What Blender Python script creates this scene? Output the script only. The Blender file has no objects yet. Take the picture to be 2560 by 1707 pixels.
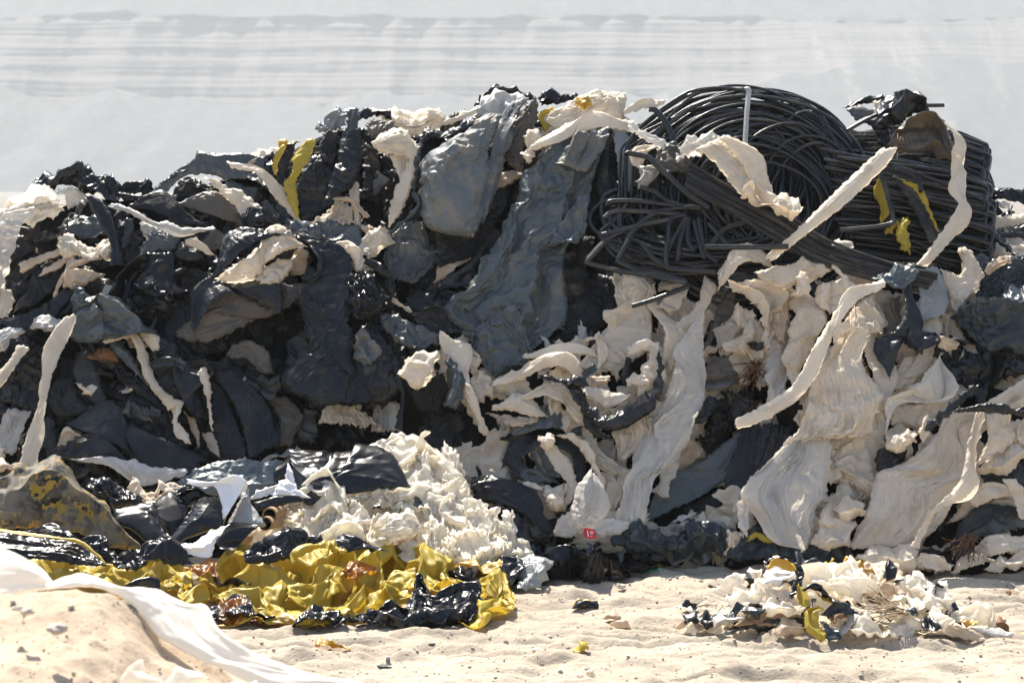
import bpy, math, random
import numpy as np
from mathutils import Vector

# ---------------------------------------------------------------- camera, sky, sun, exposure
SC = bpy.context.scene
COL = SC.collection
PW, PH, FPX = 2560.0, 1707.0, 6400.0          # photograph size, focal length in its pixels
CAM_H = 2.3
HORIZON = 480.0
PITCH = math.atan((PH / 2 - HORIZON) / FPX)
cam_d = bpy.data.cameras.new("camera")
cam_d.sensor_width = 36.0
cam_d.lens = 36.0 * FPX / PW
cam_d.clip_start = 0.5
cam_d.clip_end = 6000.0
cam_d.dof.use_dof = True
cam_d.dof.focus_distance = 16.0
cam_d.dof.aperture_fstop = 7.0
cam = bpy.data.objects.new("camera", cam_d)
cam.location = (0, 0, CAM_H)
cam.rotation_euler = (math.pi / 2 - PITCH, 0, 0)
COL.objects.link(cam)
SC.camera = cam

SUN_EL, SUN_AZ = math.radians(57), math.radians(-22)   # azimuth from +Y (behind the heap), negative = left
w = bpy.data.worlds.new("World")
SC.world = w
w.use_nodes = True
wn = w.node_tree
sky = wn.nodes.new("ShaderNodeTexSky")
sky.sky_type = 'NISHITA'
sky.sun_disc = False
sky.sun_elevation = SUN_EL
sky.sun_rotation = SUN_AZ
sky.dust_density = 2.0
bg = wn.nodes["Background"]
bg.inputs[1].default_value = 0.10
wn.links.new(sky.outputs[0], bg.inputs[0])
sd = bpy.data.lights.new("sun", 'SUN')
sd.energy = 5.0
sd.angle = math.radians(0.5)
sd.color = (1.0, 0.94, 0.84)
sun = bpy.data.objects.new("sun", sd)
sdir = Vector((math.sin(SUN_AZ) * math.cos(SUN_EL), math.cos(SUN_AZ) * math.cos(SUN_EL), math.sin(SUN_EL)))
sun.rotation_euler = sdir.to_track_quat('Z', 'Y').to_euler()
sun.location = (-6, 20, 20)
COL.objects.link(sun)
SC.view_settings.view_transform = 'Standard'
SC.view_settings.look = 'None'
SC.view_settings.exposure = 1.24
SC.view_settings.gamma = 1.0
SC.cycles.max_bounces = 8
SC.cycles.transparent_max_bounces = 12
SC.cycles.volume_bounces = 1

CP, SP = math.cos(PITCH), math.sin(PITCH)


def at(u, v, Y):
    """point of the world at depth Y seen at photo pixel (u, v)"""
    a = (np.asarray(u, float) - PW / 2) / FPX
    b = -(np.asarray(v, float) - PH / 2) / FPX
    dy = CP + b * SP
    dz = -SP + b * CP
    k = Y / dy
    return np.stack([a * k, np.broadcast_to(Y, np.shape(k)) + 0 * k, CAM_H + dz * k], -1)


def slope_depth(v, S):
    """depth at pixel row v of a face that starts on the ground at depth S[0] and leans back S[1] metres per metre of height"""
    y0, k = S
    b = -(np.asarray(v, float) - PH / 2) / FPX
    q = (-SP + b * CP) / (CP + b * SP)
    return (y0 + k * CAM_H) / (1 - k * q)


# ---------------------------------------------------------------- noise
def _h(ix, iy, seed):
    n = (ix.astype(np.int64) * 374761393 + iy.astype(np.int64) * 668265263 + seed * 974711) & 0x7fffffff
    n = ((n ^ (n >> 13)) * 1274126177) & 0x7fffffff
    return (n ^ (n >> 16)) & 0xffff


def pnoise(x, y, seed=0):
    x = np.asarray(x, float)
    y = np.asarray(y, float)
    ix, iy = np.floor(x), np.floor(y)
    fx, fy = x - ix, y - iy
    sx, sy = fx * fx * fx * (fx * (fx * 6 - 15) + 10), fy * fy * fy * (fy * (fy * 6 - 15) + 10)

    def g(ox, oy):
        a = _h(ix + ox, iy + oy, seed) * (2 * math.pi / 65536.0)
        return np.cos(a) * (fx - ox) + np.sin(a) * (fy - oy)
    n0 = g(0, 0) * (1 - sx) + g(1, 0) * sx
    n1 = g(0, 1) * (1 - sx) + g(1, 1) * sx
    return (n0 * (1 - sy) + n1 * sy) * 1.5


def fbm(x, y, seed=0, o=4):
    r, a = 0, 1.0
    for i in range(o):
        r = r + a * pnoise(x * 2 ** i, y * 2 ** i, seed + 31 * i)
        a *= 0.5
    return r


def tri(x):
    return np.abs((x % 1.0) * 2 - 1) - 0.5


def crumple(x, y, seed, scale=0.25, n=10):
    """sum of sharp local creases: height in metres, faceted like crumpled film"""
    rng = random.Random(seed * 7 + 3)
    wx = x + 0.35 * scale * pnoise(x / scale * .9, y / scale * .9, seed + 5)
    wy = y + 0.35 * scale * pnoise(x / scale * .9, y / scale * .9, seed + 9)
    h = 0
    lam = scale
    for i in range(n):
        a = rng.uniform(0, math.pi)
        c, s = math.cos(a), math.sin(a)
        m = np.clip(0.55 + 1.3 * pnoise(x / lam * .45 + i * 7.1, y / lam * .45, seed + 100 + i), 0, 1.3)
        h = h + lam * 0.17 * tri((wx * c + wy * s) / lam + rng.random()) * m
        lam *= 0.8
    # long sharp creases where the film has been folded over
    h = h - .34 * scale * np.abs(pnoise(wx / scale * .8, wy / scale * .8, seed + 301)) - .2 * scale * np.abs(pnoise(wx / scale * 1.9, wy / scale * 1.9, seed + 302))
    h = h + .09 * scale * np.abs(pnoise(wx / scale * 3.7, wy / scale * 3.7, seed + 303))
    return h + .1 * scale


# ---------------------------------------------------------------- materials
MATS = {}


def nd(nt, t, **kw):
    n = nt.nodes.new(t)
    for k, v in kw.items():
        if k.startswith('i_'):
            n.inputs[k[2:].replace('_', ' ')].default_value = v
        else:
            setattr(n, k, v)
    return n


def ramp(nt, fac, stops):
    r = nt.nodes.new("ShaderNodeValToRGB")
    e = r.color_ramp.elements
    e[0].position, e[0].color = stops[0][0], (*stops[0][1], 1)
    e[1].position, e[1].color = stops[1][0], (*stops[1][1], 1)
    for p, c in stops[2:]:
        q = e.new(p)
        q.color = (*c, 1)
    nt.links.new(fac, r.inputs[0])
    return r.outputs[0]


def mixc(nt, f, a, b):
    m = nt.nodes.new("ShaderNodeMix")
    m.data_type = 'RGBA'
    for s, v in ((0, f), (6, a), (7, b)):
        if hasattr(v, 'is_linked') or hasattr(v, 'links'):
            nt.links.new(v, m.inputs[s])
        else:
            m.inputs[s].default_value = v if s == 0 else (*v, 1)
    return m.outputs[2]


def film_mat(name, col, dirt=None, dirt_amt=.5, rough=.4, transl=0., tcol=None, clear=0., bump=.5, fine=45., back=None, spots=None,
             spec=.5, var=.15, crease=14.):
    m = bpy.data.materials.new(name)
    m.use_nodes = True
    nt = m.node_tree
    L = nt.links.new
    out = nt.nodes["Material Output"]
    p = nt.nodes["Principled BSDF"]
    tc = nd(nt, "ShaderNodeTexCoord")
    oi = nd(nt, "ShaderNodeObjectInfo")
    off = nd(nt, "ShaderNodeVectorMath", operation='SCALE')
    off.inputs[0].default_value = (37, 19, 53)
    L(oi.outputs['Random'], off.inputs[3])
    vec = nd(nt, "ShaderNodeVectorMath", operation='ADD')
    L(tc.outputs['Object'], vec.inputs[0])
    L(off.outputs[0], vec.inputs[1])
    # colour: base, light dust and dirt patches with a shape of their own, slight change from piece to piece
    n1 = nd(nt, "ShaderNodeTexNoise", i_Scale=5.0, i_Detail=7.0, i_Roughness=.65)
    L(vec.outputs[0], n1.inputs['Vector'])
    c = tuple(col)
    colour = None
    if dirt:
        lo = .62 - .34 * dirt_amt
        f = ramp(nt, n1.outputs[0], [(lo, (0, 0, 0)), (min(.98, lo + .26), (1, 1, 1))])
        colour = mixc(nt, f, c, dirt)
    else:
        colour = mixc(nt, 0.0, c, c)
    if spots:
        n3 = nd(nt, "ShaderNodeTexVoronoi", i_Scale=9.0)
        n4 = nd(nt, "ShaderNodeTexNoise", i_Scale=7.0, i_Detail=3.0)
        L(vec.outputs[0], n4.inputs['Vector'])
        va = nd(nt, "ShaderNodeVectorMath", operation='ADD')
        L(vec.outputs[0], va.inputs[0])
        L(n4.outputs['Color'], va.inputs[1])
        L(va.outputs[0], n3.inputs['Vector'])
        sp = nd(nt, "ShaderNodeSeparateColor")
        L(n3.outputs['Color'], sp.inputs[0])
        colour = mixc(nt, ramp(nt, sp.outputs[0], [(.62, (0, 0, 0)), (.66, (1, 1, 1))]), colour, spots[0])
        colour = mixc(nt, ramp(nt, sp.outputs[1], [(.75, (0, 0, 0)), (.8, (1, 1, 1))]), colour, spots[1])
        colour = mixc(nt, ramp(nt, n1.outputs[0], [(.42, (0, 0, 0)), (.6, (1, 1, 1))]), colour, spots[2])
    hsv = nd(nt, "ShaderNodeHueSaturation")
    mr = nd(nt, "ShaderNodeMapRange")
    mr.inputs[3].default_value = 1 - var
    mr.inputs[4].default_value = 1 + var
    L(oi.outputs['Random'], mr.inputs[0])
    L(mr.outputs[0], hsv.inputs['Value'])
    L(colour, hsv.inputs['Color'])
    colour = hsv.outputs[0]
    if back:
        g = nd(nt, "ShaderNodeNewGeometry")
        bm = nd(nt, "ShaderNodeMix", data_type='RGBA')
        L(g.outputs['Backfacing'], bm.inputs[0])
        L(colour, bm.inputs[6])
        bm.inputs[7].default_value = (*back, 1)
        colour = bm.outputs[2]
    L(colour, p.inputs['Base Color'])
    rr = nd(nt, "ShaderNodeMapRange")
    rr.inputs[3].default_value = max(.08, rough - .12)
    rr.inputs[4].default_value = min(1, rough + .2)
    L(n1.outputs[0], rr.inputs[0])
    L(rr.outputs[0], p.inputs['Roughness'])
    p.inputs['Specular IOR Level'].default_value = spec
    # fine creases: pull lines along the film (UV) and small crumples
    mp = nd(nt, "ShaderNodeMapping")
    mp.inputs['Scale'].default_value = (3.0, fine, 1)
    L(tc.outputs['UV'], mp.inputs[0])
    v2 = nd(nt, "ShaderNodeVectorMath", operation='ADD')
    L(mp.outputs[0], v2.inputs[0])
    L(off.outputs[0], v2.inputs[1])
    nb = nd(nt, "ShaderNodeTexNoise", i_Scale=1.0, i_Detail=3.0, i_Distortion=.4)
    L(v2.outputs[0], nb.inputs['Vector'])
    wv = nd(nt, "ShaderNodeTexNoise", i_Scale=crease, i_Detail=2.0)
    L(vec.outputs[0], wv.inputs['Vector'])
    dv = nd(nt, "ShaderNodeVectorMath", operation='MULTIPLY_ADD')
    L(wv.outputs['Color'], dv.inputs[0])
    dv.inputs[1].default_value = (.16, .16, .16)
    L(vec.outputs[0], dv.inputs[2])
    vo = nd(nt, "ShaderNodeTexVoronoi", feature='DISTANCE_TO_EDGE', i_Scale=crease * .9)
    L(dv.outputs[0], vo.inputs['Vector'])
    cl = nd(nt, "ShaderNodeMath", operation='MINIMUM')
    L(vo.outputs['Distance'], cl.inputs[0])
    cl.inputs[1].default_value = .35
    ad = nd(nt, "ShaderNodeMath", operation='MULTIPLY_ADD')
    L(cl.outputs[0], ad.inputs[0])
    ad.inputs[1].default_value = .6
    L(nb.outputs[0], ad.inputs[2])
    bp = nd(nt, "ShaderNodeBump", i_Strength=bump, i_Distance=.016)
    L(ad.outputs[0], bp.inputs['Height'])
    L(bp.outputs[0], p.inputs['Normal'])
    sh = p.outputs[0]
    if transl > 0:
        t = nd(nt, "ShaderNodeBsdfTranslucent")
        if tcol:
            t.inputs[0].default_value = (*tcol, 1)
        else:
            L(colour, t.inputs[0])
        L(bp.outputs[0], t.inputs['Normal'])
        mx = nd(nt, "ShaderNodeMixShader")
        mx.inputs[0].default_value = transl
        L(sh, mx.inputs[1])
        L(t.outputs[0], mx.inputs[2])
        sh = mx.outputs[0]
    if clear > 0:
        t = nd(nt, "ShaderNodeBsdfTransparent")
        t.inputs[0].default_value = (.95, .95, .93, 1)
        mx = nd(nt, "ShaderNodeMixShader")
        mx.inputs[0].default_value = clear
        L(sh, mx.inputs[1])
        L(t.outputs[0], mx.inputs[2])
        sh = mx.outputs[0]
    L(sh, out.inputs[0])
    MATS[name] = m
    return m


DUST = (.16, .135, .105)
film_mat('cream_film', (.79, .685, .55), (.56, .43, .30), .36, .5, .34, (.90, .80, .64), bump=.55, spec=.25, var=.08, crease=18)
film_mat('clean_film', (.88, .825, .72), (.78, .64, .47), .25, .5, .5, (.97, .91, .78), bump=.5, spec=.3, var=.04, crease=18)
film_mat('bright_sheet', (.90, .85, .75), None, 0, .5, .28, bump=.2, spec=.2, var=.03)
film_mat('tan_film', (.66, .52, .37), (.40, .28, .18), .55, .5, .3, bump=.5, var=.1)
film_mat('hazy_film', (.80, .76, .69), (.62, .52, .41), .22, .4, .42, (.92, .85, .74), clear=.18, bump=.5, spec=.35, var=.05, crease=18)
film_mat('white_sheet', (.84, .84, .86), None, 0, .3, .15, bump=.12, var=.04)
film_mat('grey_white_film', (.52, .50, .46), (.36, .30, .24), .5, .45, .2, bump=.5)
film_mat('black_film', (.0035, .0042, .0048), (.034, .035, .034), .38, .33, 0, bump=.4, spec=.42, var=.5, crease=16)
film_mat('black_gloss_film', (.005, .005, .006), (.022, .02, .018), .3, .22, 0, bump=.25, spec=.34, var=.2)
film_mat('black_smooth_sheet', (.007, .007, .008), None, 0, .22, 0, bump=.06, spec=.4, var=.1)
film_mat('dusty_black_film', (.006, .0065, .007), (.075, .066, .054), .42, .4, 0, bump=.5, spec=.28, var=.4, crease=16)
film_mat('core_black', (.003, .003, .003), (.02, .017, .013), .4, .6, 0, bump=.8, spec=.1)  # packed black film, darkened further so the gaps read as deep shade
film_mat('grey_film', (.05, .059, .064), (.15, .135, .112), .42, .34, .05, bump=.45, spec=.42, var=.45, crease=16)
film_mat('grey_sack_film', (.115, .128, .13), (.24, .19, .135), .45, .42, .05, bump=.7, spec=.35, var=.1)
film_mat('slate_film', (.062, .078, .084), (.15, .135, .11), .38, .34, .03, bump=.6, spec=.4, var=.15, fine=25)
film_mat('silver_film', (.26, .275, .275), (.2, .175, .14), .35, .35, .1, bump=.6, var=.1)
film_mat('brown_grey_film', (.10, .09, .076), (.15, .11, .072), .45, .42, .05, bump=.6, spec=.3, var=.25, crease=16)
film_mat('dark_blue_film', (.024, .033, .04), (.075, .075, .072), .3, .25, .05, bump=.5, spec=.3)
film_mat('yellow_film', (.42, .32, .042), (.33, .255, .05), .38, .42, .2, (.78, .50, .03), bump=.15, var=.06, spec=.28, crease=8)
film_mat('mustard_film', (.42, .28, .03), (.12, .085, .03), .4, .4, .25, (.8, .40, .02), bump=.35)
film_mat('backlit_yellow_film', (.26, .11, .01), (.015, .011, .008), .62, .3, .4, (.8, .36, .02), bump=.4)  # orange glow of backlit yellow film put into the colour
film_mat('camouflage_film', (.08, .07, .055), (.20, .175, .135), .42, .6, .0, bump=.12, spec=.15, spots=((.34, .21, .03), (.014, .013, .012), (.18, .16, .125)))
film_mat('dry_brown', (.22, .10, .04), (.10, .05, .02), .5, .7, .1, bump=.8)
film_mat('cardboard', (.30, .19, .11), (.17, .10, .055), .5, .8, 0, bump=.4)
film_mat('pale_cardboard', (.52, .43, .32), (.36, .27, .18), .5, .8, 0, bump=.4)
film_mat('teal_grey_sheet', (.09, .115, .12), (.15, .17, .165), .5, .38, 0, bump=.25, fine=20, var=.05)
film_mat('red_label', (.55, .015, .03), None, 0, .35, .1, bump=.15)
film_mat('white_print', (.85, .82, .8), None, 0, .4, 0, bump=.02)
film_mat('green_scrap', (.03, .32, .19), None, 0, .4, .2, bump=.3)
film_mat('hose_black', (.007, .008, .009), (.065, .06, .052), .36, .26, 0, bump=.25, fine=6, spec=.55, var=.4, crease=9)
film_mat('hose_flat', (.016, .017, .018), (.075, .068, .058), .5, .4, 0, bump=.6, fine=60, spec=.35, var=.2)
film_mat('hose_pale', (.40, .40, .39), (.25, .23, .2), .4, .4, 0, bump=.2, var=.05)
film_mat('root_brown', (.16, .075, .035), (.09, .045, .02), .5, .8, 0, bump=.5)
film_mat('straw', (.52, .40, .26), (.36, .25, .15), .5, .7, .1, bump=.3)
film_mat('pebble_stone', (.56, .49, .41), (.42, .36, .30), .5, .85, 0, bump=.4, var=.3)
film_mat('dark_stone', (.045, .043, .042), (.1, .09, .08), .4, .7, 0, bump=.5)

# ---------------------------------------------------------------- mesh helpers
CROPS = dict(P=(0, 0, 1.0), A=(0, 360, 3.3357), B=(640, 200, 3.3357), C=(1240, 180, 3.3357), D=(1860, 180, 3.3357), E=(0, 760, 3.3357),
             F=(600, 560, 3.3357), G=(1200, 600, 3.3357), H=(1800, 580, 3.075), I=(0, 1080, 3.3357), J=(600, 1080, 3.0157),
             K=(1200, 1000, 3.3357), L=(1800, 960, 3.0947), M=(1660, 1360, 2.6133), N=(0, 1340, 2.6133))
HEAP = (16.25, .48)
FRONT = (15.25, .85)
SMALL = (13.35, 1.0)
LIFTS = []                     # (u, v, lift, half size) of what lies on the heap, for the core behind it
SEED = [0]


def pts(s, crop):
    ox, oy, k = CROPS[crop]
    a = np.array([[float(q) for q in p.split(',')] for p in s.split()])
    a[:, 0] = ox + a[:, 0] / k
    a[:, 1] = oy + a[:, 1] / k
    if a.shape[1] > 2:
        a[:, 2] /= k
    return a


def smooth(a, n):
    """Catmull-Rom through the rows of a, n samples evenly by length"""
    if len(a) < 3:
        t = np.linspace(0, 1, n)[:, None]
        return a[0] * (1 - t) + a[-1] * t
    q = np.vstack([2 * a[0] - a[1], a, 2 * a[-1] - a[-2]])
    o = []
    for i in range(len(a) - 1):
        t = np.linspace(0, 1, 24, endpoint=False)[:, None]
        p0, p1, p2, p3 = q[i:i + 4]
        o.append(.5 * (2 * p1 + (p2 - p0) * t + (2 * p0 - 5 * p1 + 4 * p2 - p3) * t * t + (3 * p1 - p0 - 3 * p2 + p3) * t ** 3))
    o = np.vstack(o + [a[-1:]])
    d = np.r_[0, np.cumsum(np.linalg.norm(np.diff(o[:, :2], axis=0), axis=1) + 1e-9)]
    x = np.linspace(0, d[-1], n)
    return np.stack([np.interp(x, d, o[:, j]) for j in range(o.shape[1])], -1)


def mesh_from(name, V, faces, mat, uv=None, parent=None, flat=False, origin=None):
    V = np.asarray(V, np.float64).reshape(-1, 3)
    faces = np.asarray(faces, np.int32)
    if origin is None:
        if parent is not None:
            origin = np.array(parent.location)
        else:
            origin = np.array([V[:, 0].mean(), V[:, 1].mean(), V[:, 2].min()])
    me = bpy.data.meshes.new(name)
    nf, k = faces.shape
    me.vertices.add(len(V))
    me.vertices.foreach_set("co", (V - origin).astype(np.float32).ravel())
    me.loops.add(nf * k)
    me.loops.foreach_set("vertex_index", faces.ravel())
    me.polygons.add(nf)
    me.polygons.foreach_set("loop_start", np.arange(0, nf * k, k, dtype=np.int32))
    me.polygons.foreach_set("loop_total", np.full(nf, k, np.int32))
    if not flat:
        me.polygons.foreach_set("use_smooth", np.ones(nf, bool))
    if uv is not None:
        l = me.uv_layers.new(name="UVMap")
        l.data.foreach_set("uv", np.asarray(uv, np.float32)[faces.ravel()].ravel())
    me.update()
    me.validate()
    me.materials.append(MATS[mat] if isinstance(mat, str) else mat)
    o = bpy.data.objects.new(name, me)
    COL.objects.link(o)
    if parent is not None:
        o.parent = parent
    else:
        o.location = origin
    return o


def tag(o, label=None, cat=None, group=None, kind=None):
    if label:
        o["label"] = label
    if cat:
        o["category"] = cat
    if group:
        o["group"] = group
    if kind:
        o["kind"] = kind
    return o


def empty(name, loc, label, cat, group=None):
    o = bpy.data.objects.new(name, None)
    o.location = loc
    COL.objects.link(o)
    return tag(o, label, cat, group)


def quads(N, M, wrap=False):
    i = np.arange(N - 1)[:, None]
    j = np.arange(M if wrap else M - 1)[None, :]
    j2 = (j + 1) % M
    return np.stack([i * M + j, i * M + j2, (i + 1) * M + j2, (i + 1) * M + j], -1).reshape(-1, 4)


def grid_normals(P):
    du = np.gradient(P, axis=0)
    dv = np.gradient(P, axis=1)
    n = np.cross(du, dv)
    ln = np.linalg.norm(n, axis=2, keepdims=True)
    n = n / np.maximum(ln, 1e-9)
    to = np.array([0, 0, CAM_H]) - P
    s = np.sign((n * to).sum(2, keepdims=True))
    s[s == 0] = 1
    up = np.array([0, -.8, .6])
    n = n * s
    n = np.where(ln < 1e-7, up, n)
    return n


# ---------------------------------------------------------------- thin film: a slack sheet that buckles into folds, level by level
def resample(D, n, m, cubic):
    """grid of vectors D to n x m by index, linear or Catmull-Rom"""
    def axis(A, k):
        k0 = A.shape[0]
        x = np.linspace(0, k0 - 1, k)
        i = np.clip(np.floor(x).astype(int), 0, k0 - 2)
        f_ = (x - i)[:, None, None]
        a, b = A[i], A[i + 1]
        if not cubic:
            return a * (1 - f_) + b * f_
        p, q_ = A[np.maximum(i - 1, 0)], A[np.minimum(i + 2, k0 - 1)]
        return .5 * (2 * a + (b - p) * f_ + (2 * p - 5 * a + 4 * b - q_) * f_ ** 2 + (3 * a - p - 3 * b + q_) * f_ ** 3)
    return np.swapaxes(axis(np.swapaxes(axis(D, n), 0, 1), m), 0, 1)


def _project(P, sa, sb, rest, w_):
    a, b = P[sa], P[sb]
    d = b - a
    ln = np.sqrt((d * d).sum(-1)) + 1e-9
    c = (w_ * .5 * (ln - rest) / ln)[..., None] * d
    P[sa] = a + c
    P[sb] = b - c


def buckle(P, R, exu, exv, iters, tether, hmax, hp=.55, axes=(0, 1)):
    """push the grid P to edge lengths longer than those of the taut grid R, held loosely to R along its surface"""
    n, m = P.shape[:2]
    if n < 3 or m < 3:
        return P
    N_ = grid_normals(R)
    lu = np.linalg.norm(R[1:] - R[:-1], axis=-1) * (1 + exu[1:])
    lv = np.linalg.norm(R[:, 1:] - R[:, :-1], axis=-1) * (1 + exv[:, 1:])
    e1 = np.linalg.norm(R[1:, 1:] - R[:-1, :-1], axis=-1) * (1 + .5 * (exu + exv)[1:, 1:])
    e2 = np.linalg.norm(R[1:, :-1] - R[:-1, 1:], axis=-1) * (1 + .5 * (exu + exv)[1:, 1:])
    S_ = np.s_
    for it in range(iters):
        for o in (0, 1):
            k = (m - o) // 2
            if k:
                _project(P, S_[:, o:o + 2 * k:2], S_[:, o + 1:o + 2 * k:2], lv[:, o:o + 2 * k:2], .9)
            k = (n - o) // 2
            if k:
                _project(P, S_[o:o + 2 * k:2], S_[o + 1:o + 2 * k:2], lu[o:o + 2 * k:2], .9)
                _project(P, S_[o:o + 2 * k:2, :-1], S_[o + 1:o + 2 * k:2, 1:], e1[o:o + 2 * k:2], .3)
                _project(P, S_[o:o + 2 * k:2, 1:], S_[o + 1:o + 2 * k:2, :-1], e2[o:o + 2 * k:2], .3)
        D = P - R
        h = (D * N_).sum(-1, keepdims=True)
        T_ = D - h * N_
        # no ballooning: the sheet folds about its own middle surface
        g = h
        for ax in axes:
            z1 = np.concatenate([g.take([0], ax), g, g.take([-1], ax)], ax)
            k = g.shape[ax]
            sl = [z1.take(range(j, j + k), ax) for j in (0, 1, 2)]
            g = .27 * sl[0] + .46 * sl[1] + .27 * sl[2]
            z1 = np.concatenate([g.take([0], ax), g, g.take([-1], ax)], ax)
            sl = [z1.take(range(j, j + k), ax) for j in (0, 1, 2)]
            g = .27 * sl[0] + .46 * sl[1] + .27 * sl[2]
        h = np.clip(h - hp * g, -hmax, hmax)
        P = R + T_ * (1 - tether) + h * N_
        P[0], P[-1] = R[0] + (P[0] - R[0]) * .7, R[-1] + (P[-1] - R[-1]) * .7
    return P


def film_grid(L, R, S, lift, pl=3, k=.34, cr=.35, sc=.22, b=.09, rag=3., tw=.6, ends=.1, res=.0062, lift2=None, seed=None, sag=0., tuck=.015, sharp=.7):
    if seed is None:
        SEED[0] += 1
        seed = SEED[0]
    rng = np.random.default_rng(seed)
    Ls, Rs = smooth(L, 40), smooth(R, 40)
    Ym = float(slope_depth(np.mean(np.r_[Ls[:, 1], Rs[:, 1]]), S)) - lift
    mpp = Ym / FPX
    Lp, Rp = at(Ls[:, 0], Ls[:, 1], slope_depth(Ls[:, 1], S)), at(Rs[:, 0], Rs[:, 1], slope_depth(Rs[:, 1], S))
    length = np.linalg.norm(np.diff((Lp + Rp) / 2, axis=0), axis=1).sum()
    width = np.linalg.norm(Lp - Rp, axis=1).max()
    N = int(np.clip(length / res, 12, 260))
    M = int(np.clip(width * 1.15 / res, 10, 240))
    ks, kd = max(1, pl), rng.uniform(0, 9)
    curl_side = rng.integers(0, 2)

    def base(n, m):
        t = np.linspace(0, 1, n)[:, None] + np.zeros((1, m))
        s = np.linspace(0, 1, m)[None, :] + np.zeros((n, 1))
        bt, bs = np.sin(np.pi * t), np.sin(np.pi * s)
        # the grid lines wander, so folds do not run along straight rows
        s = s + .20 / ks * bs * (pnoise(t * length / .28, s * ks * .9 + kd, seed + 61) + .5 * pnoise(t * length / .1, s * ks * 2 + kd, seed + 62)) + .05 * bs * pnoise(t * 2, s * 2, seed + 63)
        t = t + bt * (.03 * pnoise(t * 3, s * 3 + kd, seed + 64) + .02 / max(length, .15) * pnoise(t * length / .1, s * width / .08, seed + 65))
        s, t = np.clip(s, 0, 1), np.clip(t, 0, 1)
        q = t * (len(Lr) - 1)
        i = np.clip(np.floor(q).astype(int), 0, len(Lr) - 2)
        f_ = (q - i)[..., None]
        a, c = Lr[i] * (1 - f_) + Lr[i + 1] * f_, Rr[i] * (1 - f_) + Rr[i + 1] * f_
        uv = a * (1 - s[..., None]) + c * s[..., None]
        ac = c - a
        wd = np.linalg.norm(ac, axis=-1)
        ac = ac / np.maximum(wd, 1e-6)[..., None]
        wd = wd * mpp
        ra = rag * (pnoise(t * length / .05, s * 0, seed) + .7 * pnoise(t * length / .02, s * 0 + 3, seed + 1))
        rb = rag * (pnoise(t * length / .05, s * 0 + 9, seed + 2) + .7 * pnoise(t * length / .02, s * 0 + 5, seed + 3))
        uv = uv + ac * (ra * (1 - s) ** 4 - rb * s ** 4)[..., None]
        al = (Lr[i + 1] + Rr[i + 1] - Lr[i] - Rr[i])
        al = al / np.maximum(np.linalg.norm(al, axis=-1, keepdims=True), 1e-6)
        endw = np.maximum(1 - t * length / .06, 0) + np.maximum(1 - (1 - t) * length / .06, 0)
        uv = uv + al * (rag * 1.8 * pnoise(s * width / .035, t * 0 + (t > .5) * 7, seed + 21) * endw)[..., None]
        prof = np.sqrt(np.clip(1 - (2 * s - 1) ** 2, 0, 1))
        et = np.clip(np.minimum(t, 1 - t) / max(ends, 1e-3), 0, 1)
        et = np.sqrt(1 - (1 - et) ** 2)
        lf = lift if lift2 is None else lift + (lift2 - lift) * t
        Yb = slope_depth(uv[..., 1], S) - lf - np.minimum(b * wd, .2) * prof * (.25 + .75 * et) + tuck * ((1 - prof) ** 2 + .6 * (1 - et) ** 2)
        sa = s if curl_side else 1 - s
        curl = np.clip(.3 + 1.5 * pnoise(t * length / .3, t * 0 + 2, seed + 33), 0, 1)
        Yb = Yb - np.minimum(.14 * wd, .05) * curl * np.clip((sa - .86) / .14, 0, 1) ** 1.5
        Yb = Yb + .022 * length * pnoise(t * 1.6 + 3, s * .5, seed + 31)
        return at(uv[..., 0], uv[..., 1], Yb), t, s, wd

    nr = 120
    Lr, Rr = smooth(L, nr), smooth(R, nr)
    D = None

    def level(n, m, ex_u, ex_v, iters, amp, cubic, mask_scale, hmax, tether=.28, pleats=False):
        nonlocal D
        B, t, s, wd = base(n, m)
        Nn = grid_normals(B)
        A = B if D is None else B + resample(D, n, m, cubic)
        z = rng.normal(size=(n, m, 1))
        mk = np.clip(.35 + 1.5 * (.5 + pnoise(t * length / mask_scale + kd, s * width / mask_scale, seed + 71 + n)), .12, 2.2)
        jit = rng.uniform(.35, 1.65, (n, m))
        if pleats:                              # folds run on along the film and only slowly change place
            col = (np.where(np.arange(m) % 2, 1., -1.) * rng.uniform(.3, 1.3, m) * np.where(rng.random(m) < .12, -1, 1))[None, :]
            z = (col * (.75 + .5 * pnoise(t * length / .4, s * m * .5, seed + 81 + m)) + .22 * z[..., 0])[..., None]
            jit = jit * .3 + .7
        P = A + Nn * z * amp * np.minimum(mk, 1.2)[..., None]
        P = buckle(P, A, ex_u * mk * jit, ex_v * mk * rng.uniform(.35, 1.65, (n, m)), iters, tether, hmax, axes=(1,) if pleats else (0, 1))
        D = P - B

    if pl > 0 and k > 0:
        m0 = int(2 * pl + 2)
        n0 = int(np.clip(round(length / max(.26, 1.8 * width / m0)), 2, 30)) + 1
        level(n0, m0, .01, 1.9 * k, 26, .6 * width / m0, True, .6, 1.5 * width / m0, .16, True)
        m1 = int(round(m0 * 2.3))
        if width / m1 > res * 1.7:
            level(int(n0 * 1.4) + 2, m1, .03, 1.9 * k, 18, .5 * width / m1, True, .35, 1.2 * width / m1, .2, True)
        m2 = int(round(m1 * 2.1))
        if width / m2 > res * 1.9:
            level(int(n0 * 2.2) + 3, m2, .03, 1.2 * k, 12, .4 * width / m2, False, .25, .9 * width / m2, .2, True)
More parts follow.
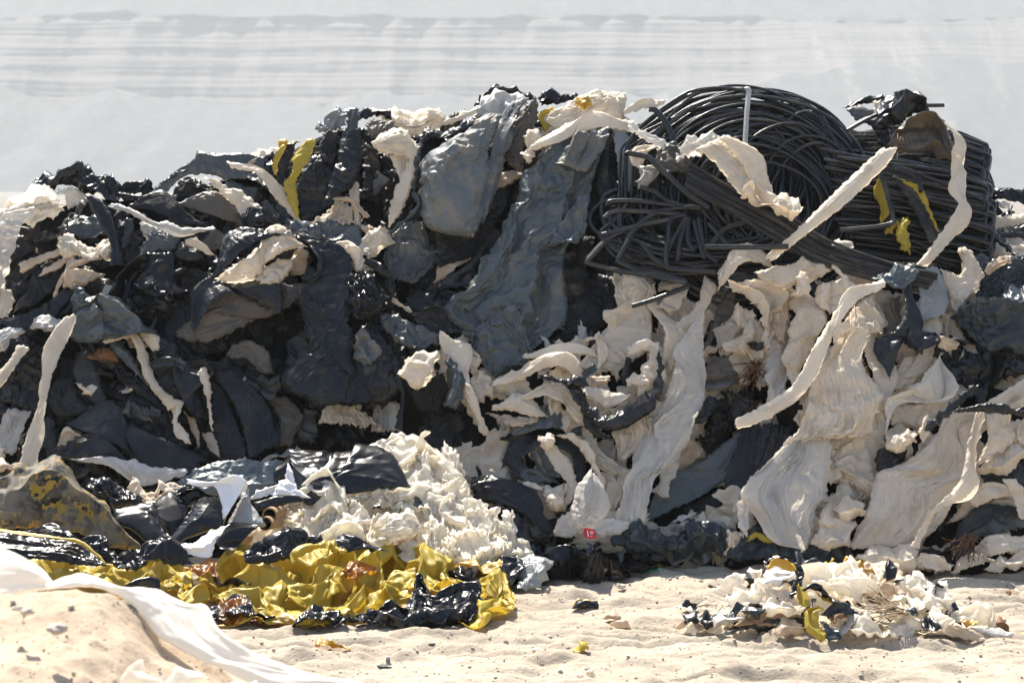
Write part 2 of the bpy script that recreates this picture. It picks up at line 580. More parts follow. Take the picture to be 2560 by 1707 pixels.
    if cr > 0:
        sp = max(.03, sc * .36)
        for f_, g_ in (((1, 1.), (.52, 1.05), (.27, 1.2), (.14, 1.2)) if cr < .5 else ((1, 1.), (.52, .9), (.27, .6), (.14, .35))):
            d_ = sp * f_
            if d_ < res * 1.6:
                break
            n1, m1 = int(np.clip(length / d_, 3, 150)) + 1, int(np.clip(width / d_, 3, 120)) + 1
            level(n1, m1, .26 * cr * g_, .26 * cr * g_, 16, .3 * d_ * min(cr, 1.2), f_ == 1, .3, .55 * d_)
    B, t, s, wd = base(N, M)
    P = B if D is None else B + resample(D, N, M, False)
    if D is not None:                           # film has a little stiffness: ridges are narrow but not razor-sharp
        Q = P.copy()
        Q[1:-1] = .07 * P[:-2] + .86 * P[1:-1] + .07 * P[2:]
        P = Q.copy()
        P[:, 1:-1] = .07 * Q[:, :-2] + .86 * Q[:, 1:-1] + .07 * Q[:, 2:]
    if pl >= 2.5 and k > 0:                      # fine gathers drawn out along the film
        ph = pl * (s + .2 * pnoise(s * 2.3 + seed, t * 1.1, seed + 11)) + tw * pnoise(t * length / .35, s * 1.7, seed + 12) + kd
        amp = k * wd / pl * (.5 + 1.3 * np.abs(pnoise(t * length / .3 + 5, s * 2.0, seed + 13)))
        f1 = 1 - np.abs(np.sin(np.pi * (ph + .13 * np.sin(2 * np.pi * ph)))) ** sharp
        f2 = np.abs(np.sin(np.pi * (ph * 2.37 + .8 * pnoise(t * length / .25, s * 4, seed + 14))))
        f3 = 1 - np.abs(np.sin(np.pi * (ph * 5.3 + 1.2 * pnoise(t * length / .2, s * 7, seed + 15)))) ** .8
        m3 = np.clip(.5 + 1.4 * pnoise(t * length / .25, s * 3 + 4, seed + 16), 0, 1)
        P = P + grid_normals(P) * (amp * (.8 * (f1 - .5) + .6 * (f2 - .5) + .55 * m3 * (f3 - .5)))[..., None]
    if S is not HEAP:
        P[..., 2] = np.maximum(P[..., 2], .004 + .01 * np.abs(pnoise(t * length * 9, s * width * 9, seed)))
    UV = np.stack([t * length, (s - .5) * width], -1).reshape(-1, 2)
    return P, UV, N, M, smooth(L, N), smooth(R, N)


def film(label, mat, crop, L, R, lift=.2, name='plastic_film', cat='plastic film', S=HEAP, group=None, parent=None, **kw):
    L, R = pts(L, crop), pts(R, crop)
    if S is HEAP:
        lump = any(q in name for q in ('knot', 'ball', 'lump'))
        if not lump:
            kw['cr'] = kw.get('cr', .35) * (.42 if kw.get('pl', 3) >= 2.5 else .62)
            kw.setdefault('sc', .15)
        if kw.get('pl', 3) >= 2.5:
            kw['pl'] = kw.get('pl', 3) * 1.75
            kw['k'] = kw.get('k', .46) * 1.4
    if 'strip' in name or 'sleeve' in name:
        kw['k'] = kw.get('k', .46) * .5
        kw['cr'] = kw.get('cr', .3) * .7
    if mat == 'black_gloss_film' and S is not HEAP:
        kw['cr'] = kw.get('cr', .35) * .62
        kw.setdefault('sc', .3)
    if mat == 'black_smooth_sheet':
        kw['cr'] = min(.07, kw.get('cr', .3) * .45)
        kw['k'] = kw.get('k', .3) * .6
    P, UV, N, M, Ls, Rs = film_grid(L, R, S, lift, **kw)
    F = quads(N, M)
    # front faces towards the viewer
    n0 = np.cross(P[-1, M // 2] - P[0, M // 2], P[N // 2, -1] - P[N // 2, 0])
    if np.dot(n0, np.array([0, 0, CAM_H]) - P.mean((0, 1))) < 0:
        F = F[:, ::-1]
    o = mesh_from(name, P, F, mat, UV, parent=parent)
    if parent is None:
        tag(o, label, cat, group)
    elif label:
        tag(o, label)
    if S is HEAP:
        for i in range(0, len(Ls), max(1, len(Ls) // 8)):
            for a in (.2, .5, .8):
                q = Ls[i] * (1 - a) + Rs[i] * a
                LIFTS.append((q[0], q[1], lift))
    return o


def tube_mesh(P, rad, sides=8, lobes=0, depth=0., twist=0., seed=0, flat=1.0):
    """tube along the rows of P; lobes give a twisted, gathered section"""
    P = np.asarray(P, float)
    n = len(P)
    T = np.gradient(P, axis=0)
    T /= np.maximum(np.linalg.norm(T, axis=1, keepdims=True), 1e-9)
    ref = np.array([0., -1., .15])
    A = np.cross(T, ref)
    A /= np.maximum(np.linalg.norm(A, axis=1, keepdims=True), 1e-6)
    B = np.cross(T, A)
    th = np.linspace(0, 2 * math.pi, sides, endpoint=False)[None, :]
    arc = np.r_[0, np.cumsum(np.linalg.norm(np.diff(P, axis=0), axis=1))][:, None]
    r = np.asarray(rad, float).reshape(-1, 1) * np.ones((n, sides))
    if lobes:
        ph = th * lobes / 2 + twist * arc + .6 * pnoise(arc * 5, th * 0, seed)
        r = r * (1 - depth + depth * 2 * np.abs(np.sin(ph)) ** .7 - depth * .3 * np.abs(np.sin(2.3 * ph + 1))
                 + .18 * pnoise(arc * 9, np.cos(th) * 1.5, seed + 4))
    V = P[:, None, :] + A[:, None, :] * (r * np.cos(th))[..., None] + B[:, None, :] * (r * np.sin(th) * flat)[..., None]
    F = quads(n, sides, True)
    UV = np.stack([arc + 0 * th, th / (2 * math.pi) * .2 + 0 * arc], -1).reshape(-1, 2)
    return V, F, UV


def rope(label, mat, crop, path, lift=.4, name='film_strip', cat='plastic strip', S=HEAP, parent=None, group=None, pl=4, k=.5, cr=.3, b=.3, **_):
    """gathered strip of film along a path with widths"""
    a = smooth(pts(path, crop), 24)
    d = np.gradient(a[:, :2], axis=0)
    d /= np.maximum(np.linalg.norm(d, axis=1, keepdims=True), 1e-6)
    n = np.stack([-d[:, 1], d[:, 0]], -1)
    t = np.linspace(0, 1, len(a))
    w_ = (a[:, 2] * .5 * np.clip(np.minimum(t, 1 - t) * 12 + .35, 0, 1))[:, None]
    P, UV, N, M, Ls, Rs = film_grid(a[:, :2] + n * w_, a[:, :2] - n * w_, S, lift, pl=pl, k=k, cr=cr, b=b, sc=.12, rag=2, res=.005)
    o = mesh_from(name, P, quads(N, M), mat, UV, parent=parent)
    if parent is None:
        tag(o, label, cat, group)
    if S is HEAP:
        for i in range(0, len(a), 3):
            LIFTS.append((a[i, 0], a[i, 1], lift))
    return o


def hose(mat, crop, path, lift, px=12., S=HEAP, parent=None, name='hose', label=None, cat='hose', group=None, n=60, sharp=False, sides=8):
    p = pts(path, crop)
    if sharp:
        d = np.r_[0, np.cumsum(np.linalg.norm(np.diff(p[:, :2], axis=0), axis=1))]
        x = np.linspace(0, d[-1], n)
        a = np.stack([np.interp(x, d, p[:, j]) for j in range(p.shape[1])], -1)
        for _ in range(2):
            a[1:-1] = (a[:-2] + 2 * a[1:-1] + a[2:]) / 4
    else:
        a = smooth(p, n)
    lf = lift if a.shape[1] < 3 else lift + a[:, 2] * CROPS[crop][2] / 100
    Y = slope_depth(a[:, 1], S) - lf
    P = at(a[:, 0], a[:, 1], Y)
    V, F, UV = tube_mesh(P, np.full(len(P), px / 2 * float(np.mean(Y)) / FPX), sides)
    o = mesh_from(name, V, F, mat, UV, parent=parent)
    if parent is None:
        tag(o, label, cat, group)
    return o

# ---------------------------------------------------------------- ground, mound, cliff
def sand_material(name, c1, c2, c3, scale=1.0):
    m = bpy.data.materials.new(name)
    m.use_nodes = True
    nt = m.node_tree
    L = nt.links.new
    p = nt.nodes["Principled BSDF"]
    tc = nd(nt, "ShaderNodeTexCoord")
    a = nd(nt, "ShaderNodeTexNoise", i_Scale=1.6 * scale, i_Detail=9.0, i_Roughness=.62)
    b = nd(nt, "ShaderNodeTexNoise", i_Scale=38.0 * scale, i_Detail=5.0, i_Roughness=.7)
    v = nd(nt, "ShaderNodeTexVoronoi", i_Scale=46.0 * scale)
    for q in (a, b, v):
        L(tc.outputs['Object'], q.inputs['Vector'])
    col = mixc(nt, ramp(nt, a.outputs[0], [(.38, (0, 0, 0)), (.64, (1, 1, 1))]), c1, c2)
    sp = nd(nt, "ShaderNodeSeparateColor")
    L(v.outputs['Color'], sp.inputs[0])
    grit = ramp(nt, sp.outputs[0], [(.86, (0, 0, 0)), (.9, (1, 1, 1))])
    mm = nd(nt, "ShaderNodeMath", operation='MULTIPLY')
    L(grit, mm.inputs[0])
    L(ramp(nt, v.outputs['Distance'], [(.25, (1, 1, 1)), (.4, (0, 0, 0))]), mm.inputs[1])
    col = mixc(nt, mm.outputs[0], col, c3)
    L(col, p.inputs['Base Color'])
    p.inputs['Roughness'].default_value = .95
    p.inputs['Specular IOR Level'].default_value = .15
    bp = nd(nt, "ShaderNodeBump", i_Strength=.7, i_Distance=.015 / scale)
    ad = nd(nt, "ShaderNodeMath", operation='ADD')
    L(b.outputs[0], ad.inputs[0])
    L(mm.outputs[0], ad.inputs[1])
    L(ad.outputs[0], bp.inputs['Height'])
    L(bp.outputs[0], p.inputs['Normal'])
    MATS[name] = m
    return m


sand_material('sand', (.41, .35, .272), (.33, .28, .218), (.20, .17, .145))
sand_material('mound_sand', (.46, .365, .27), (.39, .30, .215), (.27, .22, .19), 1.5)


def ground_height(x, y):
    near = np.clip((18.5 - y) / 2, 0, 1) * np.clip((y - 8) / 1.5, 0, 1) * np.clip((6 - np.abs(x)) / 1.5, 0, 1)
    wx, wy = x + .25 * pnoise(x * 1.1, y * 1.3, 71), y + .18 * pnoise(x * .9, y * 1.2, 72)
    rip = tri(wy / .17 + .5 * pnoise(x * 1.3, y * .6, 73)) * .035 * np.clip(.4 + 1.2 * pnoise(x * .7 + 3, y * 1.5, 74), 0, 1)
    rip = rip + tri(wy / .085 + .12 * x) * .014 * np.clip(.5 + pnoise(x * 1.4, y * 2.2, 79), 0, 1)
    feet = -.05 * np.clip(pnoise(x * 3.2, y * 4.0, 75) - .25, 0, 1) + .045 * np.clip(pnoise(x * 2.4 + 9, y * 4.5, 76) - .1, 0, 1)
    fine = .02 * fbm(x * 5, y * 6, 77, 4) + .006 * pnoise(x * 30, y * 34, 78)
    return near * (1.5 * rip + 1.35 * feet + fine + .012 * crumple(x, y, 70, .22) * 4) - .012


def spaced(lo, a, b, hi, step):
    mid = np.arange(a, b, step)

    def out(x0, x1):
        o, d = [], step * 2
        x = x0
        sgn = 1 if x1 > x0 else -1
        while (x1 - x) * sgn > 0:
            x += d * sgn
            o.append(x)
            d *= 1.35
        return o
    return np.array(sorted(out(a, lo)) + list(mid) + out(b, hi))


gx, gy = spaced(-1500, -3.6, 3.6, 1500, .02), spaced(-60, 10.6, 16.8, 2400, .02)
GX, GY = np.meshgrid(gx, gy)
far = 2.2 * np.clip((GY - 150) / 1200, 0, 1)
G = np.stack([GX, GY, ground_height(GX, GY) + far], -1)
F = quads(len(gy), len(gx))
tag(mesh_from('ground', G, F, 'sand', origin=np.zeros(3)), kind='structure')

sand_material('dimmed_ground', (.17, .155, .135), (.21, .19, .165), (.12, .11, .10), .2)  # darker sheet added over the far sand to dim its sunlit glare
k_ = np.searchsorted(gy, 45)
PL = G[k_:].copy()
PL[..., 2] += .05
tag(mesh_from('far_ground_dimmer', PL, quads(len(gy) - k_, len(gx)), 'dimmed_ground', origin=np.zeros(3)), kind='structure')

cu = [-900, -300, 0, 130, 268, 344, 402, 478, 555, 612, 800, 1000, 1400]
cv = [1475, 1480, 1466, 1456, 1466, 1512, 1570, 1616, 1652, 1692, 1800, 1940, 2260]
mx = np.linspace(-3.6, .7, 330)
my = np.linspace(3.6, 8.9, 380)
MX, MY = np.meshgrid(mx, my)
crest = at(0 * mx, np.interp(mx / 7.5 * FPX + PW / 2, cu, cv), 7.5)[:, 2][None, :]
mz = crest - np.where(MY < 7.5, .25 * (7.5 - MY), .75 * (MY - 7.5)) - .12 * np.exp(-((MY - 7.5) / .16) ** 2) * .25
mz = mz + .03 * fbm(MX * 3, MY * 3, 61, 4) + .012 * crumple(MX, MY, 62, .2) * 3 + .009 * np.clip(pnoise(MX * 26, MY * 26, 63) - .2, 0, 1) * 2
MZ = np.maximum(mz, -.3)
tag(mesh_from('sand_mound', np.stack([MX, MY, MZ], -1), quads(len(my), len(mx)), 'mound_sand', origin=np.array([-1.5, 6.5, 0.])), kind='structure')


def mound_z(x, y):
    i = np.clip(np.searchsorted(my, y), 0, len(my) - 1)
    j = np.clip(np.searchsorted(mx, x), 0, len(mx) - 1)
    return MZ[i, j]


def rock_material():
    m = bpy.data.materials.new('cliff_rock')
    m.use_nodes = True
    nt = m.node_tree
    L = nt.links.new
    p = nt.nodes["Principled BSDF"]
    tc = nd(nt, "ShaderNodeTexCoord")
    mp = nd(nt, "ShaderNodeMapping")
    mp.inputs['Scale'].default_value = (.005, .005, .16)
    L(tc.outputs['Object'], mp.inputs[0])
    a = nd(nt, "ShaderNodeTexNoise", i_Scale=1.0, i_Detail=8.0, i_Roughness=.7)
    L(mp.outputs[0], a.inputs['Vector'])
    m2 = nd(nt, "ShaderNodeMapping")
    m2.inputs['Scale'].default_value = (.1, .04, .012)
    L(tc.outputs['Object'], m2.inputs[0])
    b = nd(nt, "ShaderNodeTexNoise", i_Scale=1.0, i_Detail=7.0, i_Roughness=.7)
    L(m2.outputs[0], b.inputs['Vector'])
    c = nd(nt, "ShaderNodeTexNoise", i_Scale=.012, i_Detail=4.0)
    L(tc.outputs['Object'], c.inputs['Vector'])
    strata = ramp(nt, a.outputs[0], [(.3, (.13, .105, .10)), (.45, (.20, .165, .155)), (.55, (.165, .14, .132)), (.7, (.22, .19, .178))])
    streak = ramp(nt, b.outputs[0], [(.36, (.12, .11, .11)), (.48, (.185, .16, .152)), (.7, (.21, .185, .172))])
    rock = mixc(nt, .45, strata, streak)
    scree = ramp(nt, b.outputs[0], [(.3, (.03, .033, .038)), (.7, (.07, .07, .077))])
    geo = nd(nt, "ShaderNodeNewGeometry")
    sx = nd(nt, "ShaderNodeSeparateXYZ")
    L(geo.outputs['True Normal'], sx.inputs[0])
    L(mixc(nt, ramp(nt, sx.outputs[2], [(.78, (0, 0, 0)), (.9, (1, 1, 1))]), rock, scree), p.inputs['Base Color'])
    p.inputs['Roughness'].default_value = 1
    MATS['cliff_rock'] = m


FAR = 2.5                    # the escarpment stands about 1.5 km away
rock_material()
nx, ns = 700, 300
cx = np.linspace(-330, 330, nx)
sv = np.linspace(0, 1, ns)
CX, SV = np.meshgrid(cx, sv)
big = 9 * pnoise(CX / 90, 0 * CX, 41) + 3 * pnoise(CX / 28, 0 * CX + 4, 42)
tal = 25.5 + 2.2 * pnoise(CX / 40, 0 * CX, 43) + 9 * np.exp(-((CX - 110) / 55) ** 2) + 2.5 * pnoise(CX / 13, 0 * CX, 44)   # top of the scree
top = 46 + 2.5 * pnoise(CX / 60, 0 * CX, 45)
zz = np.where(SV < .35, 1.9 + (tal - 1.9) * (SV / .35) ** 1.15, np.where(SV < .8, tal + (top - tal) * (SV - .35) / .45, top + 42 * (SV - .8) / .2))
yy = np.where(SV < .35, 545 + 85 * (SV / .35), np.where(SV < .8, 630 + 19 * (SV - .35) / .45, 649 + 105 * (SV - .8) / .2))
face = np.where(SV > .351, 1., 0.) * np.clip((.80 - SV) * 60, 0, 1)
yy = yy - big
# ledges, vertical gullies and ribs on the rock face; runnels on the scree
yy = yy + face * (.4 * tri(zz / 5.2 + .25 * pnoise(CX / 50, zz / 6, 46)) + .12 * tri(zz / 1.7 + .4 * pnoise(CX / 30, zz / 3, 47)))
yy = yy + face * (1.6 * np.abs(pnoise(CX / 9, zz / 60, 48)) + .5 * fbm(CX / 4, zz / 14, 49, 4))
zz = zz + (1 - face) * (.9 * pnoise((CX - SV * 30) / 9, SV * 3, 50) + .12 * fbm(CX / 2.5, SV * 40, 51, 3)) * np.clip(SV * 12, 0, 1)
tag(mesh_from('cliff', np.stack([CX * FAR, yy * FAR, CAM_H + (zz - CAM_H) * FAR], -1), quads(ns, nx), 'cliff_rock', origin=np.array([0., 1500., 0.])), kind='structure')

# desert scrub at the foot of the cliff, past the left end of the heap
m = bpy.data.materials.new('scrub')
m.use_nodes = True
m.node_tree.nodes["Principled BSDF"].inputs['Base Color'].default_value = (.10, .11, .06, 1)
m.node_tree.nodes["Principled BSDF"].inputs['Roughness'].default_value = 1
MATS['scrub'] = m
rng = np.random.default_rng(5)
V, Fq = [], []
for b in range(46):
    X0, Y0 = rng.uniform(-170, 170), rng.uniform(800, 1000)
    r0 = rng.uniform(1.6, 4.)
    c = np.array([X0, Y0, 2.2 * np.clip((Y0 - 150) / 1200, 0, 1)])
    for q in range(60):
        d = rng.normal(size=3)
        d /= np.linalg.norm(d)
        d[2] = abs(d[2])
        p = c + d * r0 * rng.uniform(.4, 1) * np.array([1.3, 1.3, .9])
        e1, e2 = rng.normal(size=3) * .16 * r0, rng.normal(size=3) * .16 * r0
        k = len(V)
        V += [p - e1, p + e2, p + e1, p - e2]
        Fq.append([k, k + 1, k + 2, k + 3])
tag(mesh_from('scrub', V, Fq, 'scrub'), 'low desert scrub on the flat below the cliff', None, None, 'stuff')

# the air between heap and cliff
hm = bpy.data.materials.new('haze')
hm.use_nodes = True
ht = hm.node_tree
ht.nodes.remove(ht.nodes["Principled BSDF"])
pv = nd(ht, "ShaderNodeVolumePrincipled")
pv.inputs['Color'].default_value = (.765, .815, .835, 1)
pv.inputs['Density'].default_value = .00027
pv.inputs['Anisotropy'].default_value = .2
ht.links.new(pv.outputs[0], ht.nodes["Material Output"].inputs['Volume'])
MATS['haze'] = hm
x0, x1, y0, y1, z0, z1 = -1600, 1600, -80, 2500, -1.5, 245
Vh = np.array([[x, y, z] for x in (x0, x1) for y in (y0, y1) for z in (z0, z1)], float)
Fh = [[0, 1, 3, 2], [4, 6, 7, 5], [0, 4, 5, 1], [2, 3, 7, 6], [0, 2, 6, 4], [1, 5, 7, 3]]
tag(mesh_from('haze', Vh, Fh, 'haze', flat=True), kind='stuff')

# ---------------------------------------------------------------- the heap, upper left
K, W, G = 'black_film', 'cream_film', 'grey_film'
KD, GW, GB, SL, T, Y = 'dusty_black_film', 'grey_white_film', 'brown_grey_film', 'slate_film', 'tan_film', 'yellow_film'
f = film
f("black hump of crumpled film on the skyline at the far left", 'black_gloss_film', 'A', "310,300 420,228 640,203 790,245 850,245 960,310 1010,350", "315,330 430,352 600,350 690,385 830,440 930,495 970,470", .0, pl=2, cr=.6, b=.3, name='film_lump')
f("cloud of white translucent film glowing in the sun at the left edge", 'hazy_film', 'A', "60,500 130,420 330,347 450,410 515,530", "60,600 150,620 300,660 420,600 500,560", .16, pl=2, cr=.7, b=.35)
f("long veil of hazy white film falling down the left edge of the heap", 'hazy_film', 'A', "100,600 -30,640 -60,900 -80,1250", "420,560 515,560 240,800 20,1190", .24, pl=5, cr=.5)
f("small cream tuft tucked under the black skyline hump", W, 'A', "560,370 540,470 560,530", "640,370 720,440 650,510", .04, pl=3)
f("scorched brown-black lump between the skyline hump and the big grey arch", KD, 'A', "980,400 1000,350 1150,330 1250,350 1315,440", "980,430 1050,470 1150,490 1250,480 1310,460", .06, pl=3, cr=.8, name='film_lump')
f("wide arching grey tarpaulin fold peaking at left of the skyline", G, 'A', "1280,380 1400,260 1660,150 1720,90 1790,150 1960,190 2200,300 2400,480", "1310,490 1400,410 1560,270 1760,240 1900,290 2050,330 2230,480 2400,640", .12, pl=4, cr=.4, name='film_sheet')
f("dark grey hollow film under the wide arching fold", KD, 'A', "1420,440 1560,280 1760,330", "1480,490 1650,460 1800,450", .02, pl=3)
f("bright white band of film lying across the grey arch", W, 'A', "1690,290 1780,290 1890,350 2000,390 2120,480 2190,560", "1750,310 1830,400 1950,510 2020,590 2080,610 2100,600", .27, pl=2, cr=.6, name='film_strip', cat='plastic strip')
f("slate sheet running down beneath the bright white band", SL, 'A', "1950,300 2150,420 2350,560 2450,700", "1850,480 2000,560 2150,620 2300,720", .12, pl=3, cr=.4)
f("crinkled white film heaped on the slope below the yellow band", W, 'A', "1790,150 1980,130 2090,40 2200,10 2330,0", "1900,165 2050,190 2180,200 2240,180 2335,60", .04, pl=2, cr=1.0, b=.3)
f("long cream swathe sliding from the white crinkled film to the yellow band's foot", W, 'B', "-230,680 20,735 190,850 290,1010 380,1190", "-200,740 0,800 120,940 230,1060 350,1200", .28, pl=4, cr=.2, name='film_strip', cat='plastic strip')
f("black folded strap dropping from a sharp peak on the left slope", K, 'A', "715,435 800,640 900,790 920,900 910,1000", "780,435 870,500 940,640 990,840 1040,1000", .42, pl=3, cr=.25, name='film_strip', cat='plastic strip')
f("dark wing of film sloping left from the folded strap's peak", KD, 'A', "715,440 600,570 480,700", "745,500 660,600 520,725", .34, pl=2)
f("pale grey bulge of film under the dark wing", G, 'A', "550,690 650,610 820,590", "570,740 700,760 870,740", .22, pl=3)
f("dark hollow film below the pale grey bulge on the left slope", K, 'A', "600,740 750,720 900,740", "700,880 820,900 930,900", .12, pl=3, cr=.6)
f("long grey-white band crossing the left slope like a sash", GW, 'A', "910,515 1000,500 1150,560 1300,640 1420,640 1560,690 1770,690", "940,540 1060,580 1200,650 1330,700 1480,750 1600,740 1770,715", .36, pl=2, cr=.15, name='film_strip', cat='plastic strip')
f("brown-grey pleated band just above the long grey-white sash", KD, 'A', "1090,520 1200,480 1330,510 1500,600 1690,640", "1110,550 1250,560 1380,620 1520,680 1650,670", .24, pl=4)
f("striped brown and grey gathered film below the grey arch", GB, 'A', "1450,500 1650,450 1850,500 2050,620", "1480,520 1640,560 1850,630 2030,680", .2, pl=7)
f("black bunched film at the foot of the bright white band", 'black_gloss_film', 'A', "2000,690 2080,560 2180,550 2360,600", "2030,740 2150,720 2250,690 2335,690", .3, pl=3, cr=.7)
f("cream puff of film with a rounded left end on the left slope", W, 'A', "505,780 560,745 640,760 740,830 880,790 920,830", "500,900 560,960 660,930 760,960 860,960 905,960", .32, pl=3, cr=.7, b=.3)
f("tan twisted strip poking left from under the cream puff", T, 'A', "160,1000 300,930 510,870", "200,1075 330,1000 560,920", .3, pl=3, name='film_strip', cat='plastic strip')
f("second tan strip just below the twisted one", T, 'A', "320,1095 420,1000 560,940", "350,1100 500,1040 600,960", .28, pl=2, name='film_strip', cat='plastic strip')
f("cream tail hanging down to a point from the cream puff", W, 'A', "570,960 520,1080 470,1180 445,1250", "860,960 700,1000 560,1090 460,1260", .34, pl=4, cr=.3)
f("tan twisted knot at the end of the cream tail", T, 'A', "540,1190 570,1080 680,1050 850,1080", "560,1200 650,1190 740,1170 850,1110", .38, pl=5, cr=.4, b=.3, name='film_knot')
f("shiny black crumpled ball of film in the middle of the left slope", 'black_gloss_film', 'A', "1200,1000 1060,1110 1020,1230 1060,1380 1200,1440", "1330,920 1450,970 1440,1080 1480,1250 1400,1420", .3, pl=3, cr=1.1, sc=.16, b=.32, name='film_ball')
f("dull black pleats right of the shiny crumpled ball", KD, 'A', "1480,1060 1470,1200 1540,1330", "1600,1040 1790,1090 1690,1240", .28, pl=5)
f("slate-blue pointed sheet sagging over two white straps at left", SL, 'A', "620,1185 630,1330 645,1480 690,1600 770,1650", "640,1190 790,1300 960,1360 1225,1505 1090,1560", .5, pl=1.5, cr=.55, sc=.2, name='film_sheet')
f("pale grey tongue of film beside the shiny black ball", GW, 'A', "830,1270 900,1180 1040,1130", "860,1290 980,1280 1030,1220", .36, pl=2, cr=.4)
f("small bright white leaf of film on the black middle slope", W, 'A', "1550,800 1620,785 1700,840 1780,920", "1560,840 1650,870 1720,910 1775,925", .36, pl=1, cr=.2)
f("black fold under the small bright white leaf", K, 'A', "1470,900 1520,830 1620,860 1700,950", "1490,960 1560,990 1640,980 1690,970", .3, pl=3)
f("crumpled grey film in the hollow under the long sash", G, 'A', "1180,860 1300,760 1490,740", "1200,960 1320,930 1430,880", .22, pl=3, cr=.8)
f("ash-coloured crumples right of the small white leaf", GB, 'A', "1690,800 1800,720 1960,760", "1740,900 1850,880 1930,860", .24, pl=4, cr=.6)
f("boxy grey-white fold right under the sash", GW, 'A', "1170,660 1270,670 1370,720", "1200,770 1290,800 1380,780", .2, pl=2, cr=.5)
f("thin grey rolled edge standing beside the boxy fold", G, 'A', "1050,620 1030,740 1020,850", "1110,630 1090,740 1050,860", .25, pl=1)
f("dark folds filling the pit below the boxy fold", K, 'A', "1050,760 1020,900 1040,1020", "1190,780 1180,900 1230,1000", .1, pl=4, cr=.6)
f("cream pleats at the left edge below the long veil", W, 'A', "-40,1200 -20,1300 -40,1450", "90,1220 110,1300 70,1430", .24, pl=4)
f("pale blue-white dome of film near the left edge", GW, 'A', "270,1500 330,1415 430,1410 530,1480", "260,1540 330,1575 430,1570 510,1545", .38, pl=1, cr=.5, b=.35, name='film_bag')
f("dark sheaf of pleats below the tan strips at left", KD, 'A', "120,1380 250,1200 500,1060", "330,1330 420,1250 600,1190", .2, pl=7)
f("black wedge of film pointing left below the dark sheaf", K, 'A', "-20,1470 300,1330 600,1190", "0,1520 300,1430 620,1270", .32, pl=3)
f("dark stack of folds along the left edge under the veil", KD, 'A', "-60,1000 60,1060 180,980", "-60,1260 100,1240 260,1120", .1, pl=4, cr=.6)

# white bundle under a black canopy
f("shining white rolled cloth of film under the black canopy", W, 'F', "-240,470 0,290 200,140 360,60 540,180", "-230,500 0,420 250,350 420,250 545,190", .44, pl=3, cr=.45, b=.28, name='film_bundle')
f("smaller white twist below the shining rolled cloth", W, 'F', "140,430 200,340 400,290", "200,510 320,480 440,360", .44, pl=2, cr=.5)
f("creamy folds tucked right of the smaller white twist", T, 'F', "400,330 480,200 560,230", "430,420 520,420 560,330", .36, pl=4)
f("black canopy fold arching over the shining white cloth", K, 'F', "-240,430 -100,270 50,100 250,50 440,70", "-215,455 -60,345 100,205 230,140 350,90", .5, pl=3, cr=.3)
f("long black drape hanging like a curtain below the white bundle", K, 'F', "470,80 560,250 600,450 540,700 530,900 480,1100 430,1300 600,1500", "560,90 700,200 830,400 870,520 940,800 950,1200 960,1370 760,1500", .55, pl=7, cr=.3, name='film_drape')
f("glossy black bundle beside the long hanging curtain", 'black_gloss_film', 'F', "860,430 880,600 930,750 1000,800", "1060,390 1190,540 1205,680 1060,790", .5, pl=3, cr=1.0, b=.35, name='film_bundle')
f("white inner fold peeping between black curtain and canopy", W, 'F', "560,130 700,220 760,330", "650,150 800,260 850,410", .5, pl=2, cr=.4)
rope("cream hook-shaped curl of film above the glossy black bundle", W, 'F', "690,190,50 850,205,75 960,280,85 985,390,70", .5, lobes=7, depth=.2)
f("dark grey film inside the cream hook", G, 'F', "740,230 850,250 940,330", "760,300 850,370 930,390", .42, pl=3)
f("black arch of film right of the cream hook", K, 'F', "960,215 1100,300 1200,400 1270,480 1285,600", "1000,290 1080,390 1160,490 1220,590 1230,650", .42, pl=2, cr=.4)
f("braided brown-grey film below the shining white cloth", GB, 'F', "-280,680 0,520 250,500 545,500", "-240,760 0,740 260,740 500,620", .38, pl=6, cr=.3)
f("leaf-shaped grey-brown gathered sheet left of the black curtain", GB, 'E', "1480,220 1700,60 1900,30 2150,100", "1500,290 1700,330 1850,280 2130,130", .36, pl=6, name='film_sheet')
f("curved black pleats sweeping over the leaf-shaped sheet", K, 'A', "1590,1500 1650,1330 1790,1230 1950,1170 2335,1160", "1640,1540 1740,1380 1900,1270 2100,1290 2335,1400", .46, pl=5)
f("crumpled grey sheet above the cream hook", G, 'F', "370,30 500,0 740,0 950,0 1000,100", "480,80 640,150 800,200 900,190 990,200", .3, pl=2, cr=1.0)
f("curled cream paper-like film below the grey crumpled sheet", W, 'F', "1040,90 1000,160 990,220 1060,280", "1200,25 1245,140 1170,230 1090,285", .34, pl=2, cr=.8)
f("small brown-cream knot above the curled paper-like film", T, 'F', "1015,10 1030,60 1060,110", "1110,20 1110,60 1130,90", .3, pl=2, cr=.8, name='film_knot')
f("grey hanging drape right of the curled paper-like film", G, 'F', "1330,0 1240,150 1195,280 1230,420", "1530,-10 1580,200 1560,350 1460,490", .22, pl=5, name='film_drape')
f("tan fold in the dark valley left of the big slate sheet", T, 'F', "1620,480 1720,330 1850,260", "1640,510 1750,440 1910,300", .22, pl=3)
f("dark diagonal band along the left rim of the big slate sheet", K, 'F', "1650,480 1900,280 2130,40", "1690,560 1900,420 2160,150", .26, pl=3)
f("black valley floor film between grey drape and slate sheet", K, 'F', "1250,420 1400,520 1500,760", "1620,520 1660,600 1720,760", .12, pl=5, cr=.6)
f("big slate-blue sheet sloping down the middle of the heap", SL, 'P', "1400,330 1330,400 1290,480 1235,600 1180,690 1120,750 1115,790 1170,850 1195,900 1240,940", "1500,325 1503,370 1475,470 1450,560 1410,650 1400,770 1385,810 1330,870 1290,900", .44, pl=2, cr=.3, sc=.34, k=.12, b=.1, name='film_sheet')
